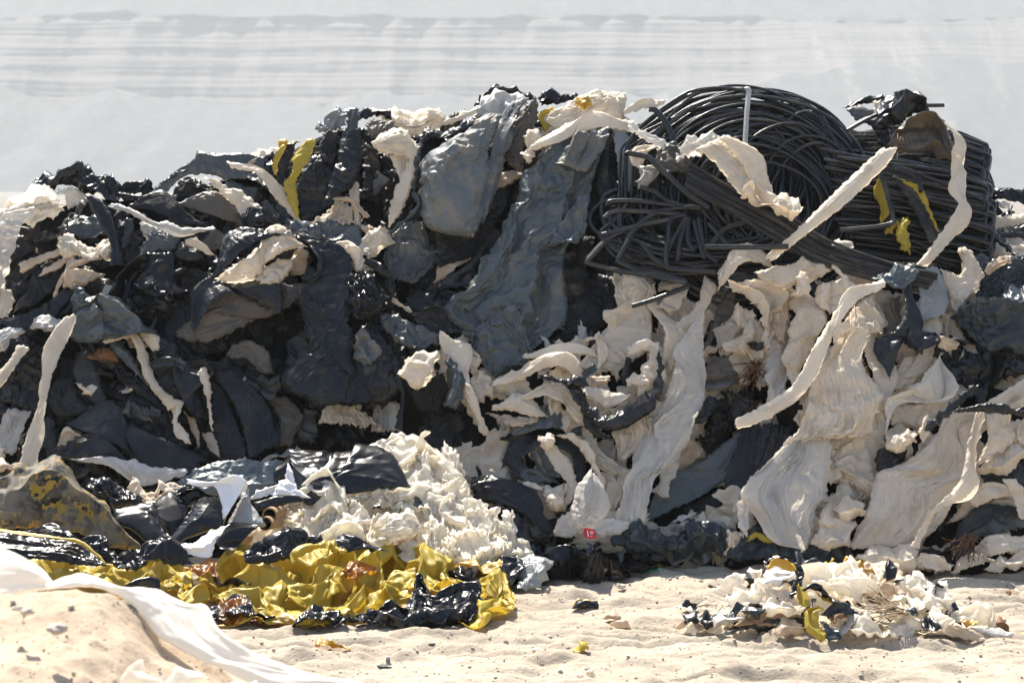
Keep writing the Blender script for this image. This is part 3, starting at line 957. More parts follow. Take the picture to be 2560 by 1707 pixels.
f("lower lobe of slate film with a scalloped hem", SL, 'F', "1960,870 1950,1000 2040,1130 2100,1250", "2335,700 2335,900 2330,1100 2200,1230", .52, pl=3, cr=.6)
f("dark slate fold left of the big sloping sheet", 'dark_blue_film', 'F', "1740,760 1700,840 1730,910", "1960,690 2010,800 1950,910", .42, pl=3, cr=.6)
f("dusty grey lobe at the top of the big slate sheet", 'grey_sack_film', 'C', "640,540 560,640 500,760", "885,480 870,580 740,820", .54, pl=2, cr=.6)
f("loose grey flap over the slate sheet's lower right", SL, 'C', "600,1150 480,1330 430,1440", "740,1050 680,1380 560,1400", .54, pl=2, cr=.5)
f("black shiny folds gathering into a pinch left of the slate lobe", 'black_gloss_film', 'F', "1430,740 1560,700 1650,700 1780,820", "1500,850 1600,900 1680,915 1710,900", .46, pl=4, cr=.7)
f("grey leaf-shaped fold pointing at the pinch", G, 'F', "1195,760 1300,750 1450,810 1600,890 1690,920", "1200,870 1330,970 1480,1020 1600,1000 1690,950", .5, pl=3, cr=.6)
f("thin white strip above the grey leaf-shaped fold", W, 'F', "1210,590 1290,620 1430,720", "1215,620 1320,680 1430,748", .4, pl=1, name='film_strip', cat='plastic strip')
f("cream cascade fanning down from the pinch", W, 'F', "1670,920 1680,1010 1760,1200 1870,1280 1870,1400 1950,1580 2000,1720", "1700,900 1800,990 1890,1060 1900,1250 1980,1400 2030,1568 2070,1720", .6, pl=5, cr=.2, name='film_drape')
f("ragged cream frills right of the cream cascade", W, 'F', "1890,1010 1920,1150 1930,1350 2000,1480", "1970,1080 2040,1250 2100,1320 2150,1380", .5, pl=2, cr=.9, rag=7)
f("white squared roll of film left of the cream cascade", W, 'F', "1420,1100 1370,1180 1350,1290 1440,1370", "1650,1070 1640,1110 1560,1290 1490,1370", .64, pl=1.5, cr=.45, b=.25, name='film_roll')
f("slate-grey bag hanging below the white squared roll", SL, 'F', "1710,1090 1720,1250 1720,1400 1690,1500", "1760,1110 1850,1250 1870,1400 1800,1530", .62, pl=1, cr=.4, b=.35, name='film_bag')
f("dark striped folds behind the slate-grey bag", KD, 'F', "1540,1230 1450,1330 1440,1450 1500,1560", "1700,1250 1740,1400 1700,1500 1700,1568", .48, pl=5)
f("rounded black bag between the curtain and the white roll", K, 'F', "1000,860 960,1000 950,1200 960,1350 1100,1470", "1120,870 1220,1000 1290,1250 1330,1350 1210,1480", .46, pl=5, cr=.4, b=.35, name='film_bag')
f("grey patch of film on the rounded black bag", 'grey_sack_film', 'F', "1000,870 960,950 980,1110 1040,1165", "1040,890 1090,980 1155,1080 1130,1130", .58, pl=1, cr=.6)
f("narrow black strip hanging past the white squared roll", K, 'F', "1250,1100 1290,1300 1340,1450 1290,1700", "1330,1100 1360,1350 1370,1500 1370,1700", .5, pl=2, name='film_strip', cat='plastic strip')
f("cream skirt of film hanging below the black curtain", W, 'F', "880,1390 740,1500 650,1640", "970,1385 1060,1480 1190,1690", .34, pl=6, name='film_drape')
f("pale film behind the cream skirt's right side", GW, 'F', "1060,1470 1100,1560 1100,1720", "1300,1480 1330,1560 1330,1720", .3, pl=3)

# lower left
f("long white strap hanging from the slate-blue pointed sheet", W, 'E', "520,130 430,260 330,600 300,850 210,1150 150,1360", "630,110 600,230 480,480 410,720 370,1000 310,1360", .56, pl=4, cr=.15, name='film_strip', cat='plastic strip')
f("white strap leaving the picture's left edge", W, 'E', "140,350 60,470 -60,600", "245,370 130,530 -30,740", .5, pl=3, cr=.2, name='film_strip', cat='plastic strip')
f("grey-white scraps above the strap at the left edge", GW, 'E', "-40,240 60,195 170,205", "-40,440 60,360 185,235", .42, pl=3, cr=.6)
f("white strap torn open at its lower end", W, 'E', "860,310 1020,230 1110,310 1150,430 1200,590 1290,740 1400,880", "900,330 1040,275 1130,290 1250,470 1310,600 1400,730 1510,810", .48, pl=2, cr=.25, name='film_strip', cat='plastic strip')
f("white tattered tail below the torn open strap", W, 'E', "1410,830 1450,1000 1500,1120 1590,1160", "1520,810 1510,900 1490,980 1560,1080", .46, pl=2, cr=.4)
f("short white strip beside the slate-blue pointed sheet", W, 'E', "1110,190 1180,280 1270,390", "1200,200 1300,270 1330,360", .46, pl=2, name='film_strip', cat='plastic strip')
f("weathered grey pleats above the big black sheaf", G, 'E', "650,430 630,560 720,700 830,900", "760,400 830,560 880,780 930,920", .26, pl=8)
f("grey pleated band beside the torn open strap", G, 'E', "910,340 1000,450 1130,570 1250,690", "1010,330 1090,400 1180,560 1270,660", .4, pl=5)
f("dark brown band running beside the grey pleated band", KD, 'E', "950,500 1000,640 1170,770 1360,890", "1020,480 1180,620 1260,680 1400,880", .32, pl=4)
f("orange-brown crumpled dry leaf scrap on the black film", 'dry_brown', 'E', "720,440 800,390 920,370", "780,450 880,480 990,490", .4, pl=3, cr=1.2, name='dry_scrap', cat='scrap')
f("tattered black film right of the torn open strap", K, 'E', "1380,370 1250,490 1330,600 1400,720 1560,900", "1480,370 1540,490 1690,530 1620,700 1680,900", .44, pl=3, cr=.6, rag=7)
f("flat slate flap on the tattered black film", 'dark_blue_film', 'E', "1250,490 1400,440 1540,480", "1280,530 1440,515 1530,545", .52, pl=1, cr=.4)
f("narrow white sliver hanging right of the tattered film", W, 'E', "1670,550 1660,600 1710,760 1760,1030", "1720,540 1750,640 1760,850 1775,1040", .5, pl=2, name='film_strip', cat='plastic strip')
f("tan strip under the tattered black film", T, 'E', "1530,900 1600,1050 1650,1190", "1610,950 1650,1100 1660,1180", .36, pl=1, name='film_strip', cat='plastic strip')
f("tan tongue below the narrow white sliver", T, 'E', "1690,1070 1720,1180 1810,1270", "1770,1080 1810,1180 1830,1260", .36, pl=1, name='film_strip', cat='plastic strip')
f("small white scrap on the weathered grey pleats", W, 'E', "630,655 680,720 740,765", "680,680 780,690 770,750", .42, pl=1, cr=.7, name='film_scrap')
f("black leaf-shaped gathers left of the weathered pleats", K, 'E', "450,650 420,800 480,940", "600,640 700,780 830,920", .34, pl=6)
f("slate scrap over the big black sheaf", SL, 'E', "1070,810 980,910", "1100,820 1190,970", .42, pl=1, cr=.5, name='film_scrap')
f("light grey patch at the sheaf's upper edge", G, 'E', "1180,870 1200,955", "1260,860 1340,905", .44, pl=1, cr=.4, name='film_scrap')
f("big black sheaf of pleats slanting across the lower left", K, 'E', "560,980 800,930 1000,930 1200,1010 1400,1100 1660,1250", "600,1030 800,1130 1000,1230 1250,1320 1450,1380 1610,1400", .42, pl=9, cr=.15)
f("egg-shaped white film below the black sheaf's left end", W, 'E', "490,1150 560,1030 650,1060 725,1140", "490,1205 560,1200 640,1180 722,1168", .38, pl=1, cr=.4, b=.3)
f("crumpled black sheet at the foot of the black sheaf", K, 'E', "440,1230 560,1190 640,1165 800,1190 1100,1320", "560,1290 700,1330 900,1330 1100,1340", .5, pl=3, cr=.7)
f("greyish cream pleats at the lower left edge", GW, 'E', "60,880 0,1000 -30,1170", "260,900 200,1050 120,1260", .36, pl=6)
f("small white rag at the left edge beside the camouflage mound", W, 'E', "-30,1200 -20,1290 -20,1360", "50,1200 40,1260 70,1330", .4, pl=2, cr=.6, name='film_scrap')
f("black crumples between the two white straps at left", K, 'E', "200,400 80,520 20,800", "420,370 400,600 300,860", .36, pl=3, cr=.8)
f("black folds behind the long white strap's foot", K, 'E', "370,960 350,1080 370,1200", "470,980 480,1080 500,1230", .36, pl=3, cr=.5)
f("long black pleats falling right of the white sliver", K, 'E', "1750,600 1900,800 2000,1000 2080,1270", "1950,560 2150,760 2300,950 2340,1130", .38, pl=8, cr=.2)
f("deep black drape between white sliver and long pleats", K, 'E', "1740,620 1750,900 1800,1280", "1880,740 2000,1020 2090,1290", .34, pl=4)
f("grey-brown ruffles below the leaf-shaped sheet", GB, 'E', "1910,400 1960,350 2100,340 2200,360", "1950,460 2050,470 2150,560 2280,580", .36, pl=4, cr=.9)
f("torn grey patch left of the black curtain's hem", G, 'E', "2100,600 2220,600 2335,590", "2130,640 2240,745 2340,700", .44, pl=1, cr=.6, name='film_scrap')
f("rust-stained film right of the long black pleats", GB, 'E', "2200,780 2300,950 2290,1180", "2400,780 2480,900 2440,1150", .3, pl=5)
f("long grey-white band along the foot of the black film", GW, 'E', "600,1290 860,1290 1130,1290 1280,1340 1530,1370", "700,1320 900,1350 1130,1470 1330,1470 1530,1435", .62, pl=4, name='film_strip', cat='plastic strip')
f("black folds under the slate-blue pointed sheet", K, 'E', "640,290 700,340 760,420", "1010,240 960,300 940,360", .34, pl=4)
f("dark swirl of film below the leaf-shaped sheet", KD, 'E', "1480,240 1560,340 1680,400", "1850,290 1880,330 1900,380", .3, pl=4, cr=.6)

# ---------------------------------------------------------------- the heap, top and middle
f("yellow band folded over the slope between black film and cream swathe", Y, 'B', "410,510 310,640 300,780 240,880 270,1000 330,1130", "490,500 450,650 400,740 350,830 345,900 365,1150", .36, pl=1.5, cr=.3, name='film_strip', cat='plastic strip')
f("black roll with creases left of the yellow band", K, 'B', "200,550 130,690 140,790", "340,520 290,700 220,860", .26, pl=4)
f("thin yellow stripe on the black creased roll", Y, 'B', "200,560 150,680 148,780", "250,555 190,680 168,785", .36, pl=1, name='film_strip', cat='plastic strip')
f("mustard cap of film above the thin yellow stripe", 'mustard_film', 'B', "185,545 200,505 290,505 350,500", "200,570 240,560 300,540 355,520", .3, pl=2, cr=.7, name='film_scrap')
f("shiny black rag left of the creased roll", 'black_gloss_film', 'B', "60,720 90,640 150,600", "130,800 160,790 170,720", .24, pl=2, cr=1)
f("silvery crumpled film crowning the peak behind the yellow band", 'silver_film', 'B', "505,380 560,310 660,250 770,245", "530,440 600,450 700,410 740,380", .16, pl=3, cr=1.1, b=.3)
f("long black drape hanging from the silvery crumpled peak", K, 'B', "720,420 660,700 600,880 560,1050", "870,420 880,600 810,850 640,1020", .34, pl=5, cr=.4, name='film_drape')
f("black pleated hollow right of the yellow band", K, 'B', "430,660 350,860 370,1160", "650,640 620,900 470,1170", .16, pl=6, cr=.4)
f("grey lapel of film on the black peak", G, 'B', "760,240 740,400 730,500", "850,250 845,340 800,450", .32, pl=2, cr=.4)
f("dull grey tuft between yellow band and black drape", KD, 'B', "560,440 540,560 580,680", "700,420 700,560 660,700", .24, pl=4, cr=.6)
f("black hood of film at the peak's right shoulder", K, 'B', "850,260 920,250 1000,290 1090,290 1180,390", "860,340 930,320 1040,320 1100,350 1170,410", .22, pl=2, cr=.9)
f("mud-brown lump under the black hood", 'brown_grey_film', 'B', "920,360 1000,330 1100,340 1180,400", "930,420 970,480 1060,440 1150,420", .3, pl=2, cr=.7, b=.3, name='film_lump')
f("dusty grey film below the mud-brown lump", KD, 'B', "840,400 880,480 960,560", "930,420 970,490 1000,560", .26, pl=3)
f("sunlit cream roll lying on the skyline behind the heap", W, 'B', "930,265 1150,240 1300,250 1480,240 1545,300", "1110,330 1200,380 1300,420 1420,430 1535,400", -.05, pl=3, cr=.4, b=.3, name='film_roll')
f("round knot ending the sunlit cream roll", W, 'B', "1420,260 1470,235 1540,270", "1430,320 1480,340 1545,330", .02, pl=2, cr=.6, b=.4, name='film_knot')
f("cream wrap tied round the black film right of the peak", W, 'B', "975,510 1050,440 1190,395 1290,470 1350,560", "990,560 1060,610 1150,620 1230,630 1310,665", .4, pl=4, cr=.3, b=.3, name='film_bundle')
f("short cream tail under the cream wrap", W, 'B', "1110,630 1150,730 1200,840", "1270,640 1250,740 1210,850", .34, pl=4, name='film_strip', cat='plastic strip')
f("long cream tail curving down beside the big grey sack", W, 'B', "1270,680 1180,860 1120,1050 1105,1200", "1320,670 1310,830 1220,1080 1120,1220", .42, pl=2, cr=.3, name='film_strip', cat='plastic strip')
f("slim slate drape along the left side of the big grey sack", SL, 'B', "1380,490 1320,640 1290,900 1290,1080 1090,1280", "1395,500 1365,700 1335,900 1330,1060 1150,1260", .38, pl=2, name='film_drape')
f("upright cream fold below the long black drape", W, 'B', "770,860 770,980 800,1100 820,1220", "860,870 870,1000 875,1120 870,1260", .26, pl=3)
f("cream gathered film left of the upright cream fold", W, 'B', "660,1000 560,1100 470,1180", "800,1060 800,1160 820,1210", .26, pl=4, cr=.5)
f("tan strap looping over the cream gathered film", T, 'B', "640,985 780,980 880,1060 940,1130", "660,1005 770,1035 850,1115 920,1145", .36, pl=2, name='film_strip', cat='plastic strip')
f("black ragged film in the gap below the cream wrap", KD, 'B', "900,560 890,750 900,960", "1010,570 1000,800 960,960", .16, pl=4, cr=.5, rag=6)
f("pale grey tongue in the gap below the cream wrap", G, 'B', "1000,760 975,860 980,960", "1050,780 1105,845 1010,955", .26, pl=1, cr=.5)
f("black streaked film right of the pale grey tongue", KD, 'B', "1040,640 1080,850 1060,1180", "1130,640 1200,850 1130,1100", .12, pl=5)
f("big dusty grey sack bulging at the top of the heap", 'grey_sack_film', 'B', "1900,290 1700,420 1450,560 1360,700 1350,900 1380,1130 1440,1230 1560,1280", "2050,300 2000,430 1960,600 1920,850 1900,1080 1850,1200 1800,1300", .42, pl=2, cr=.22, sc=.35, k=.1, b=.34, name='film_sack', cat='sack')
f("grey pleated columns hanging right of the big grey sack", G, 'B', "2080,250 1990,450 1900,850 1880,1160", "2260,160 2150,420 2060,700 1920,1140", .44, pl=8, cr=.15, name='film_drape')
f("pale crumpled film on the summit above the pleated columns", GW, 'B', "1840,220 1900,140 2000,110 2150,110 2260,150", "1860,285 1950,290 2050,280 2140,260", .2, pl=2, cr=1)
f("black crown of film along the summit left of the cream turban", K, 'B', "1830,190 1950,105 2100,92 2310,120", "1850,225 1960,150 2100,118 2300,165", .1, pl=2, cr=.8)
f("dusty brown-grey drape between pleated columns and slate sheet", GB, 'B', "2220,260 2140,420 2080,600 2150,730", "2335,150 2335,350 2250,560 2230,750", .36, pl=3, cr=.5)
f("grey folds behind the top of the big grey sack", G, 'B', "1530,470 1640,400 1850,280", "1600,480 1700,430 1810,390", .26, pl=3, cr=.5)
f("dark crumples between the cream roll and the grey sack", K, 'B', "1350,470 1450,400 1560,440", "1390,540 1480,500 1580,480", .24, pl=3, cr=.8)
f("white peak of film behind the skyline left of the summit", W, 'B', "1550,370 1600,320 1800,245", "1570,385 1680,355 1815,290", .05, pl=2)
f("black streaked underside of the big grey sack", KD, 'B', "1380,1180 1480,1330 1480,1500", "1860,1200 1760,1420 1560,1560", .26, pl=7)
f("black fold between grey columns and slate sheet", K, 'B', "2060,820 1970,950 1880,1200", "2130,850 2100,1050 1990,1220", .2, pl=3, cr=.4)
f("tan twist in the gap between grey columns and slate sheet", T, 'B', "2020,870 2080,780 2230,755", "2040,895 2130,870 2235,800", .3, pl=3)
f("dark brown gap film below the grey columns", KD, 'B', "1880,1180 1750,1400 1600,1500", "2030,1180 1900,1380 1750,1520", .14, pl=4, cr=.6)

f("cream turban of gathered film on the summit", W, 'C', "450,340 600,270 800,200 1040,190 1050,330 1100,380", "440,420 560,480 720,480 850,470 980,480 1095,480", .36, pl=6, cr=.5, b=.28, name='film_bundle')
f("cream sash wound along the turban's lower edge", W, 'C', "305,600 420,530 600,430 760,390 900,385 1110,400", "330,650 450,605 600,540 750,490 900,475 1095,490", .5, pl=4, cr=.2, name='film_strip', cat='plastic strip')
f("white flap hanging at the turban's left end", W, 'C', "270,480 230,660 250,755", "370,510 340,640 290,755", .44, pl=1, cr=.7)
f("yellow loop of film left of the cream turban", Y, 'C', "460,290 365,360 405,490", "475,310 425,385 435,475", .34, pl=1, cr=.4)
f("mustard scrap sticking up from the cream turban", 'mustard_film', 'C', "750,190 690,240 730,310", "775,200 800,250 750,312", .5, pl=1, cr=.7, name='film_scrap')
f("black crown of stiff film left of the cream turban", K, 'C', "370,200 450,145 560,180 690,190", "385,275 500,255 600,235 685,220", .16, pl=2, cr=1)
f("black cavity film between the yellow loop and the white flap", K, 'C', "370,330 260,520 150,780", "430,480 300,480 250,780", .24, pl=3, cr=.6)
f("bright pleated column below the turban's right end", 'silver_film', 'C', "980,490 990,700 1030,985", "1090,490 1160,800 1145,985", .48, pl=6, cr=.1, name='film_drape')
f("black pleats between slate sheet and bright pleated column", K, 'C', "880,500 860,700 840,1010", "990,500 985,700 1000,970", .36, pl=5)
f("thin hazy band running right from the turban towards the pipe coil", 'hazy_film', 'C', "1110,410 1300,520 1510,620", "1110,490 1250,570 1390,655", 0.8, pl=2, name='film_strip', cat='plastic strip')
f("white fan of film on the skyline between turban and pipe coil", W, 'C', "1060,310 1210,235 1420,225", "1110,350 1240,320 1350,295", .1, pl=2, cr=.4)
f("cream folds right of the bright pleated column", W, 'C', "1300,600 1190,640 1150,740 1190,800", "1400,640 1300,690 1250,750 1200,800", 0.66, pl=3, cr=.5)
f("grey-white flap below the cream folds", GW, 'C', "1190,790 1180,900 1200,965", "1250,780 1340,825 1260,950", 0.7, pl=1, cr=.5)
f("grey crumpled head of film left of the white sleeves", GB, 'C', "1340,720 1400,640 1500,620 1600,700", "1350,800 1450,850 1540,850 1610,860", 0.78, pl=3, cr=.8, b=.35, name='film_ball')
f("black bundle under the grey crumpled head", KD, 'C', "1330,840 1400,900 1420,1000", "1600,850 1590,950 1560,1060", 0.62, pl=3, cr=.6)
f("dark crumples under the bent loose pipe", K, 'C', "1010,940 1150,960 1200,1020", "1360,950 1500,1000 1600,1060", .24, pl=3, cr=.8)
f("white sleeve lying across the big pipe coil, left one of the pair", W, 'C', "1670,650 1810,740 1910,870 2030,1010 2170,1090", "1860,560 1990,640 2110,780 2210,940 2310,1090", 1.0, pl=5, k=.5, cr=.35, b=.2, name='film_sleeve')
f("white sleeve lying across the big pipe coil, right one of the pair", W, 'C', "1870,570 1980,700 2080,860 2240,1090", "1960,535 2180,680 2240,850 2345,1050", 1.06, pl=3, cr=.35, b=.25, name='film_sleeve')
f("translucent flap at the upper end of the white sleeves", 'hazy_film', 'C', "1530,620 1620,540 1800,520 1870,570", "1560,690 1640,670 1720,660 1750,640", 0.94, pl=2, cr=.6)
f("white torn flap on the white sleeves' lower end", W, 'C', "2120,910 2055,1030 2080,1065", "2190,950 2310,1090 2200,1115", 1.12, pl=1, cr=.6)
f("cream knotted end below the white sleeves", W, 'D', "220,1100 290,1035 440,1050 480,1130", "230,1120 310,1180 430,1205 475,1140", 1.1, pl=2, cr=.3, b=.4, name='film_knot')
f("long white strap slanting across the pipe coils", W, 'D', "1130,650 900,860 620,1140 400,1350 180,1530", "1270,640 1180,780 900,1040 640,1250 420,1430 250,1570", 1.08, pl=3, cr=.12, k=.25, name='film_strip', cat='plastic strip')
f("long white strap curving down the right end of the coils", W, 'D', "1640,410 1740,560 1740,700 1760,850 1720,1000 1740,1150 1600,1400 1450,1590", "1690,430 1790,560 1830,760 1870,850 1870,1050 1840,1250 1720,1430 1540,1610", 1.0, pl=4, cr=.15, name='film_strip', cat='plastic strip')
f("mud-stained bag on top of the right pipe bundle", 'brown_grey_film', 'D', "1225,590 1290,460 1400,390 1540,375 1680,440 1755,640", "1240,610 1340,655 1450,675 1560,655 1640,700 1740,735", 0.9, pl=2, cr=.35, b=.32, name='film_bag')
f("black gathered film knotted above the mud-stained bag", K, 'D', "1130,400 1160,330 1300,290 1430,280 1530,345", "1150,460 1250,455 1330,405 1450,375 1525,370", 0.8, pl=3, cr=.9, b=.3, name='film_knot')
f("black arch of film on the skyline right of the big coil", K, 'D', "840,285 960,240 1110,205 1210,213", "870,300 1000,262 1110,255 1160,265", .4, pl=2)
f("grey hump of film on the skyline above the mud-stained bag", G, 'D', "1120,320 1180,230 1260,200 1375,270", "1200,315 1280,305 1330,290 1380,282", .5, pl=3, cr=.4)
f("grey gathered neck of film below the black skyline arch", G, 'D', "850,300 960,280 1080,310", "930,405 1010,385 1090,345", .5, pl=7)
f("little white tuft on the skyline beside the grey hump", W, 'D', "1075,250 1090,320", "1135,245 1120,315", .6, pl=1, cr=.8, name='film_scrap')
f("black film sagging between big coil and mud-stained bag", K, 'D', "1000,420 1080,500 1150,620", "1140,390 1200,480 1230,590", .5, pl=4, cr=.5)
f("yellow strip hanging in the middle of the right pipe bundle", Y, 'D', "1130,880 1080,1010 1130,1120 1130,1250", "1145,900 1190,1010 1205,1150 1150,1255", .8, pl=1, cr=.3, name='film_strip', cat='plastic strip')
f("narrow yellow edge slanting down the right pipe bundle", Y, 'D', "1290,890 1430,1000 1520,1150 1600,1310", "1330,895 1470,980 1545,1140 1630,1320", .82, pl=1, name='film_strip', cat='plastic strip')
f("black tape along the narrow yellow edge", 'hose_flat', 'D', "1240,880 1370,1080 1470,1260 1550,1420", "1300,890 1430,1010 1530,1170 1620,1350", .78, pl=2, name='film_strip', cat='plastic strip')
f("torn yellow rag low in the right pipe bundle", Y, 'D', "1290,1240 1270,1340 1310,1480", "1370,1230 1390,1350 1380,1500", .8, pl=3, cr=.5, rag=8, name='film_scrap')
f("small torn yellow tatter left of the yellow rag", 'mustard_film', 'D', "1170,1330 1240,1260", "1240,1360 1260,1270", .78, pl=1, cr=.8, rag=6, name='film_scrap')
f("bluish black sheet under the flat tubing band", 'dark_blue_film', 'D', "880,1450 1100,1480 1400,1530", "960,1570 1200,1590 1370,1590", .56, pl=7)
f("dark rubbish film inside the right pipe bundle", KD, 'D', "820,1150 960,1200 1100,1300", "1000,1380 1150,1440 1350,1500", .5, pl=4, cr=.8)
f("black pleats past the right end of the pipe bundle", K, 'D', "2100,970 2250,965 2400,1010", "2120,1060 2250,1090 2400,1130", .2, pl=6)
f("cream folds at the right edge below the black pleats", W, 'D', "2080,1200 2200,1190 2400,1170", "2080,1320 2250,1280 2400,1260", .3, pl=4)
f("black fold at the right edge below the cream folds", K, 'D', "2090,1320 2250,1290 2400,1290", "2080,1400 2250,1390 2400,1385", .36, pl=3)
f("white shiny scrap beside the bundle's right end", GW, 'D', "2095,1070 2130,1110", "2200,1080 2240,1180", .28, pl=2, cr=.8, name='film_scrap')
f("white collar folds at the right edge above the slate bag", W, 'D', "1750,1440 1900,1400 2050,1440 2400,1430", "1780,1560 1950,1540 2100,1530 2400,1560", .5, pl=4, cr=.4)
f("black twisted rag crossing the white collar folds", K, 'D', "1900,1370 2050,1340 2180,1430 2310,1540", "1960,1420 2080,1410 2160,1470 2300,1560", .62, pl=2, cr=.6)

# ---------------------------------------------------------------- the heap, cream films of the middle and right
f("black streaked pleats below the slate sheet's right rim", KD, 'G', "760,0 690,250 660,500 690,800", "960,0 950,250 1100,500 1040,640", .3, pl=7)
f("dark slanting folds above the cream curls", KD, 'G', "950,300 820,600 640,780 560,880", "1130,330 1150,500 1040,690 850,840", .34, pl=6)
f("gathered cream neck under the lower pipe coil", W, 'G', "1190,290 1140,450 1170,530", "1310,300 1455,400 1420,510", .56, pl=5, cr=.3, name='film_bundle')
f("cream torn flap left of the gathered neck", W, 'G', "1100,580 1035,630 1060,800", "1270,505 1220,590 1160,690", .56, pl=2, cr=.6, rag=5)
f("cream column of folds falling below the gathered neck", W, 'G', "1200,540 1080,800 1060,960 1130,1160", "1400,500 1420,640 1260,900 1180,1060", .54, pl=6, cr=.3, name='film_drape')
f("long narrow cream fall right of the column of folds", W, 'G', "1390,540 1480,800 1490,1050 1480,1250 1400,1500", "1480,520 1570,750 1580,1000 1520,1200 1480,1310", .58, pl=4, cr=.2, name='film_drape')
f("torn cream leaf stuck out right of the gathered neck", W, 'G', "1460,560 1530,480 1700,375", "1490,585 1640,570 1725,430", .56, pl=2, cr=.6, rag=6)
f("pointed cream tail under the torn cream leaf", W, 'G', "1540,590 1560,700 1608,800", "1575,600 1600,700 1614,800", .5, pl=1, name='film_strip', cat='plastic strip')
f("cream bow under the coil above the torn leaf", W, 'G', "1490,410 1520,350 1660,340", "1500,430 1580,420 1700,380", .48, pl=2, cr=.5)
f("cream strand slanting from the shoulder down to the cream fall", W, 'G', "1870,300 1780,560 1650,680 1600,740", "1980,400 1900,560 1790,680 1640,765", .62, pl=4, name='film_strip', cat='plastic strip')
f("tall translucent pillar of film standing on the ground", 'hazy_film', 'P', "1743,795 1692,888 1668,945 1640,1010 1600,1100 1565,1200 1530,1310", "1762,775 1764,870 1754,990 1737,1050 1690,1140 1640,1230 1610,1300", .74, pl=3, cr=.2, k=.22, name='film_drape')
f("thin hazy flap on the pillar's right side", 'hazy_film', 'K', "1700,250 1560,400 1520,600 1440,740", "1705,230 1615,500 1590,620 1560,780", .64, pl=1, cr=.5)
f("creamy film on the pillar's upper left side", W, 'G', "1700,690 1600,830 1580,1100", "1770,690 1690,830 1640,960", .62, pl=3)
f("standing curl of cream film left of the column of folds", W, 'G', "850,850 950,860 980,1000 960,1090", "1000,770 1060,880 1050,980 990,1090", .6, pl=3, cr=.3)
f("flat cream band at the top of the cream curls", W, 'G', "380,950 600,910 850,880 955,920", "390,990 600,970 820,960 965,990", .58, pl=3, cr=.2)
f("arched cream band across the cream curls", W, 'G', "130,1160 300,1080 500,990 700,1030 830,1110 900,1230", "160,1210 330,1160 520,1080 650,1080 760,1150 850,1240", .68, pl=3, cr=.3)
f("cream film under the arched cream band", T, 'G', "580,1080 600,1150 680,1210", "720,1080 740,1160 740,1220", .58, pl=3)
f("cream ruffles at the left end of the arched band", W, 'G', "140,1150 180,1270 300,1350", "330,1090 400,1200 430,1300", .6, pl=4, cr=.9, rag=6)
f("fan-shaped cream bow below the arched band", W, 'G', "340,1310 500,1240 640,1225 760,1250 820,1330", "400,1330 560,1330 700,1400 780,1500 860,1490", .7, pl=5, cr=.2, name='film_bundle')
f("cream twist with an upright ear below the cream ruffles", W, 'G', "120,1380 250,1360 420,1340 530,1440", "130,1420 300,1450 430,1480 540,1470", .66, pl=3, cr=.4)
f("lower cream layer under the eared twist", W, 'G', "60,1440 250,1460 470,1480", "250,1545 350,1540 490,1510", .62, pl=3)
f("grey band of film above the black oval coil", G, 'K', "290,190 480,140 650,130 830,190", "300,290 500,300 680,280 830,290", .58, pl=5)
f("dark striped layer under the grey band", KD, 'K', "200,300 500,230 830,220", "220,340 500,330 850,320", .54, pl=4)
rope("black U-shaped twisted rope of film looped through the cream folds", K, 'G', "500,1130,45 650,1190,55 780,1240,80 860,1370,90 980,1460,85 1100,1460,90 1250,1400,90 1400,1300,80 1480,1150,50 1490,950,40", .82, lobes=14, depth=.42, twist=3, flat=.4, name='film_rope', cat='plastic rope')
f("black knot at the left of the U-shaped rope", K, 'G', "720,1180 800,1135 910,1200", "740,1240 830,1225 910,1216", .88, pl=2, cr=.6, name='film_knot')
f("black tail falling from the U-shaped rope", K, 'G', "850,1380 880,1500 950,1640", "960,1440 1000,1540 1100,1660", .72, pl=3)
f("cream twist resting inside the black U-shaped rope", W, 'G', "850,1240 950,1220 1100,1260 1250,1280", "880,1310 1000,1350 1130,1355 1240,1315", .74, pl=3, cr=.3)
f("small cream leaf above the cream twist", T, 'G', "920,1200 960,1130 1080,1130", "930,1240 1000,1220 1080,1170", .7, pl=2, cr=.6)
f("slate scrap beside the standing curl of cream film", SL, 'G', "845,1100 930,1030", "880,1145 985,1065", .72, pl=1, name='film_scrap')
f("upper half of a cream loop beside the long narrow fall", W, 'G', "1240,890 1390,850 1480,850", "1250,960 1380,920 1480,960", .7, pl=3, cr=.4)
f("right side of the cream loop, twisted downward", W, 'G', "1400,900 1390,1000 1330,1060 1340,1160", "1480,900 1490,1060 1450,1200 1340,1300", .72, pl=4, cr=.5)
f("curled tip inside the cream loop", W, 'G', "1220,1160 1290,1120 1400,1120", "1240,1215 1340,1210 1420,1230", .74, pl=2, cr=.5)
f("dark slate strip inside the cream loop", K, 'G', "1220,980 1190,1100 1180,1200", "1260,990 1240,1080 1220,1220", .68, pl=1, name='film_strip', cat='plastic strip')
f("cream pouch hanging below the black U-shaped rope", W, 'K', "1060,180 1100,350 1150,470", "1490,0 1420,230 1250,440", .68, pl=3, cr=.3, name='film_bag')
f("dusty grey-brown block of film right of the pillar", GB, 'G', "1870,1060 2000,980 2150,960 2260,1020", "1870,1190 2000,1190 2150,1180 2250,1110", .56, pl=3, cr=.4)
f("cream corner above the dusty grey-brown block", T, 'G', "1860,920 1950,880 2020,860", "1880,1000 1940,950 2030,900", .58, pl=2)
f("dark strip between pillar and ragged cream sheet", GB, 'G', "2050,430 1960,620 1870,880", "2130,450 2100,600 2000,780", .5, pl=4)
f("brown-black pocket left of the ragged cream sheet", KD, 'G', "2080,560 2000,720 2040,900", "2200,560 2180,720 2180,880", .42, pl=4, cr=.6)
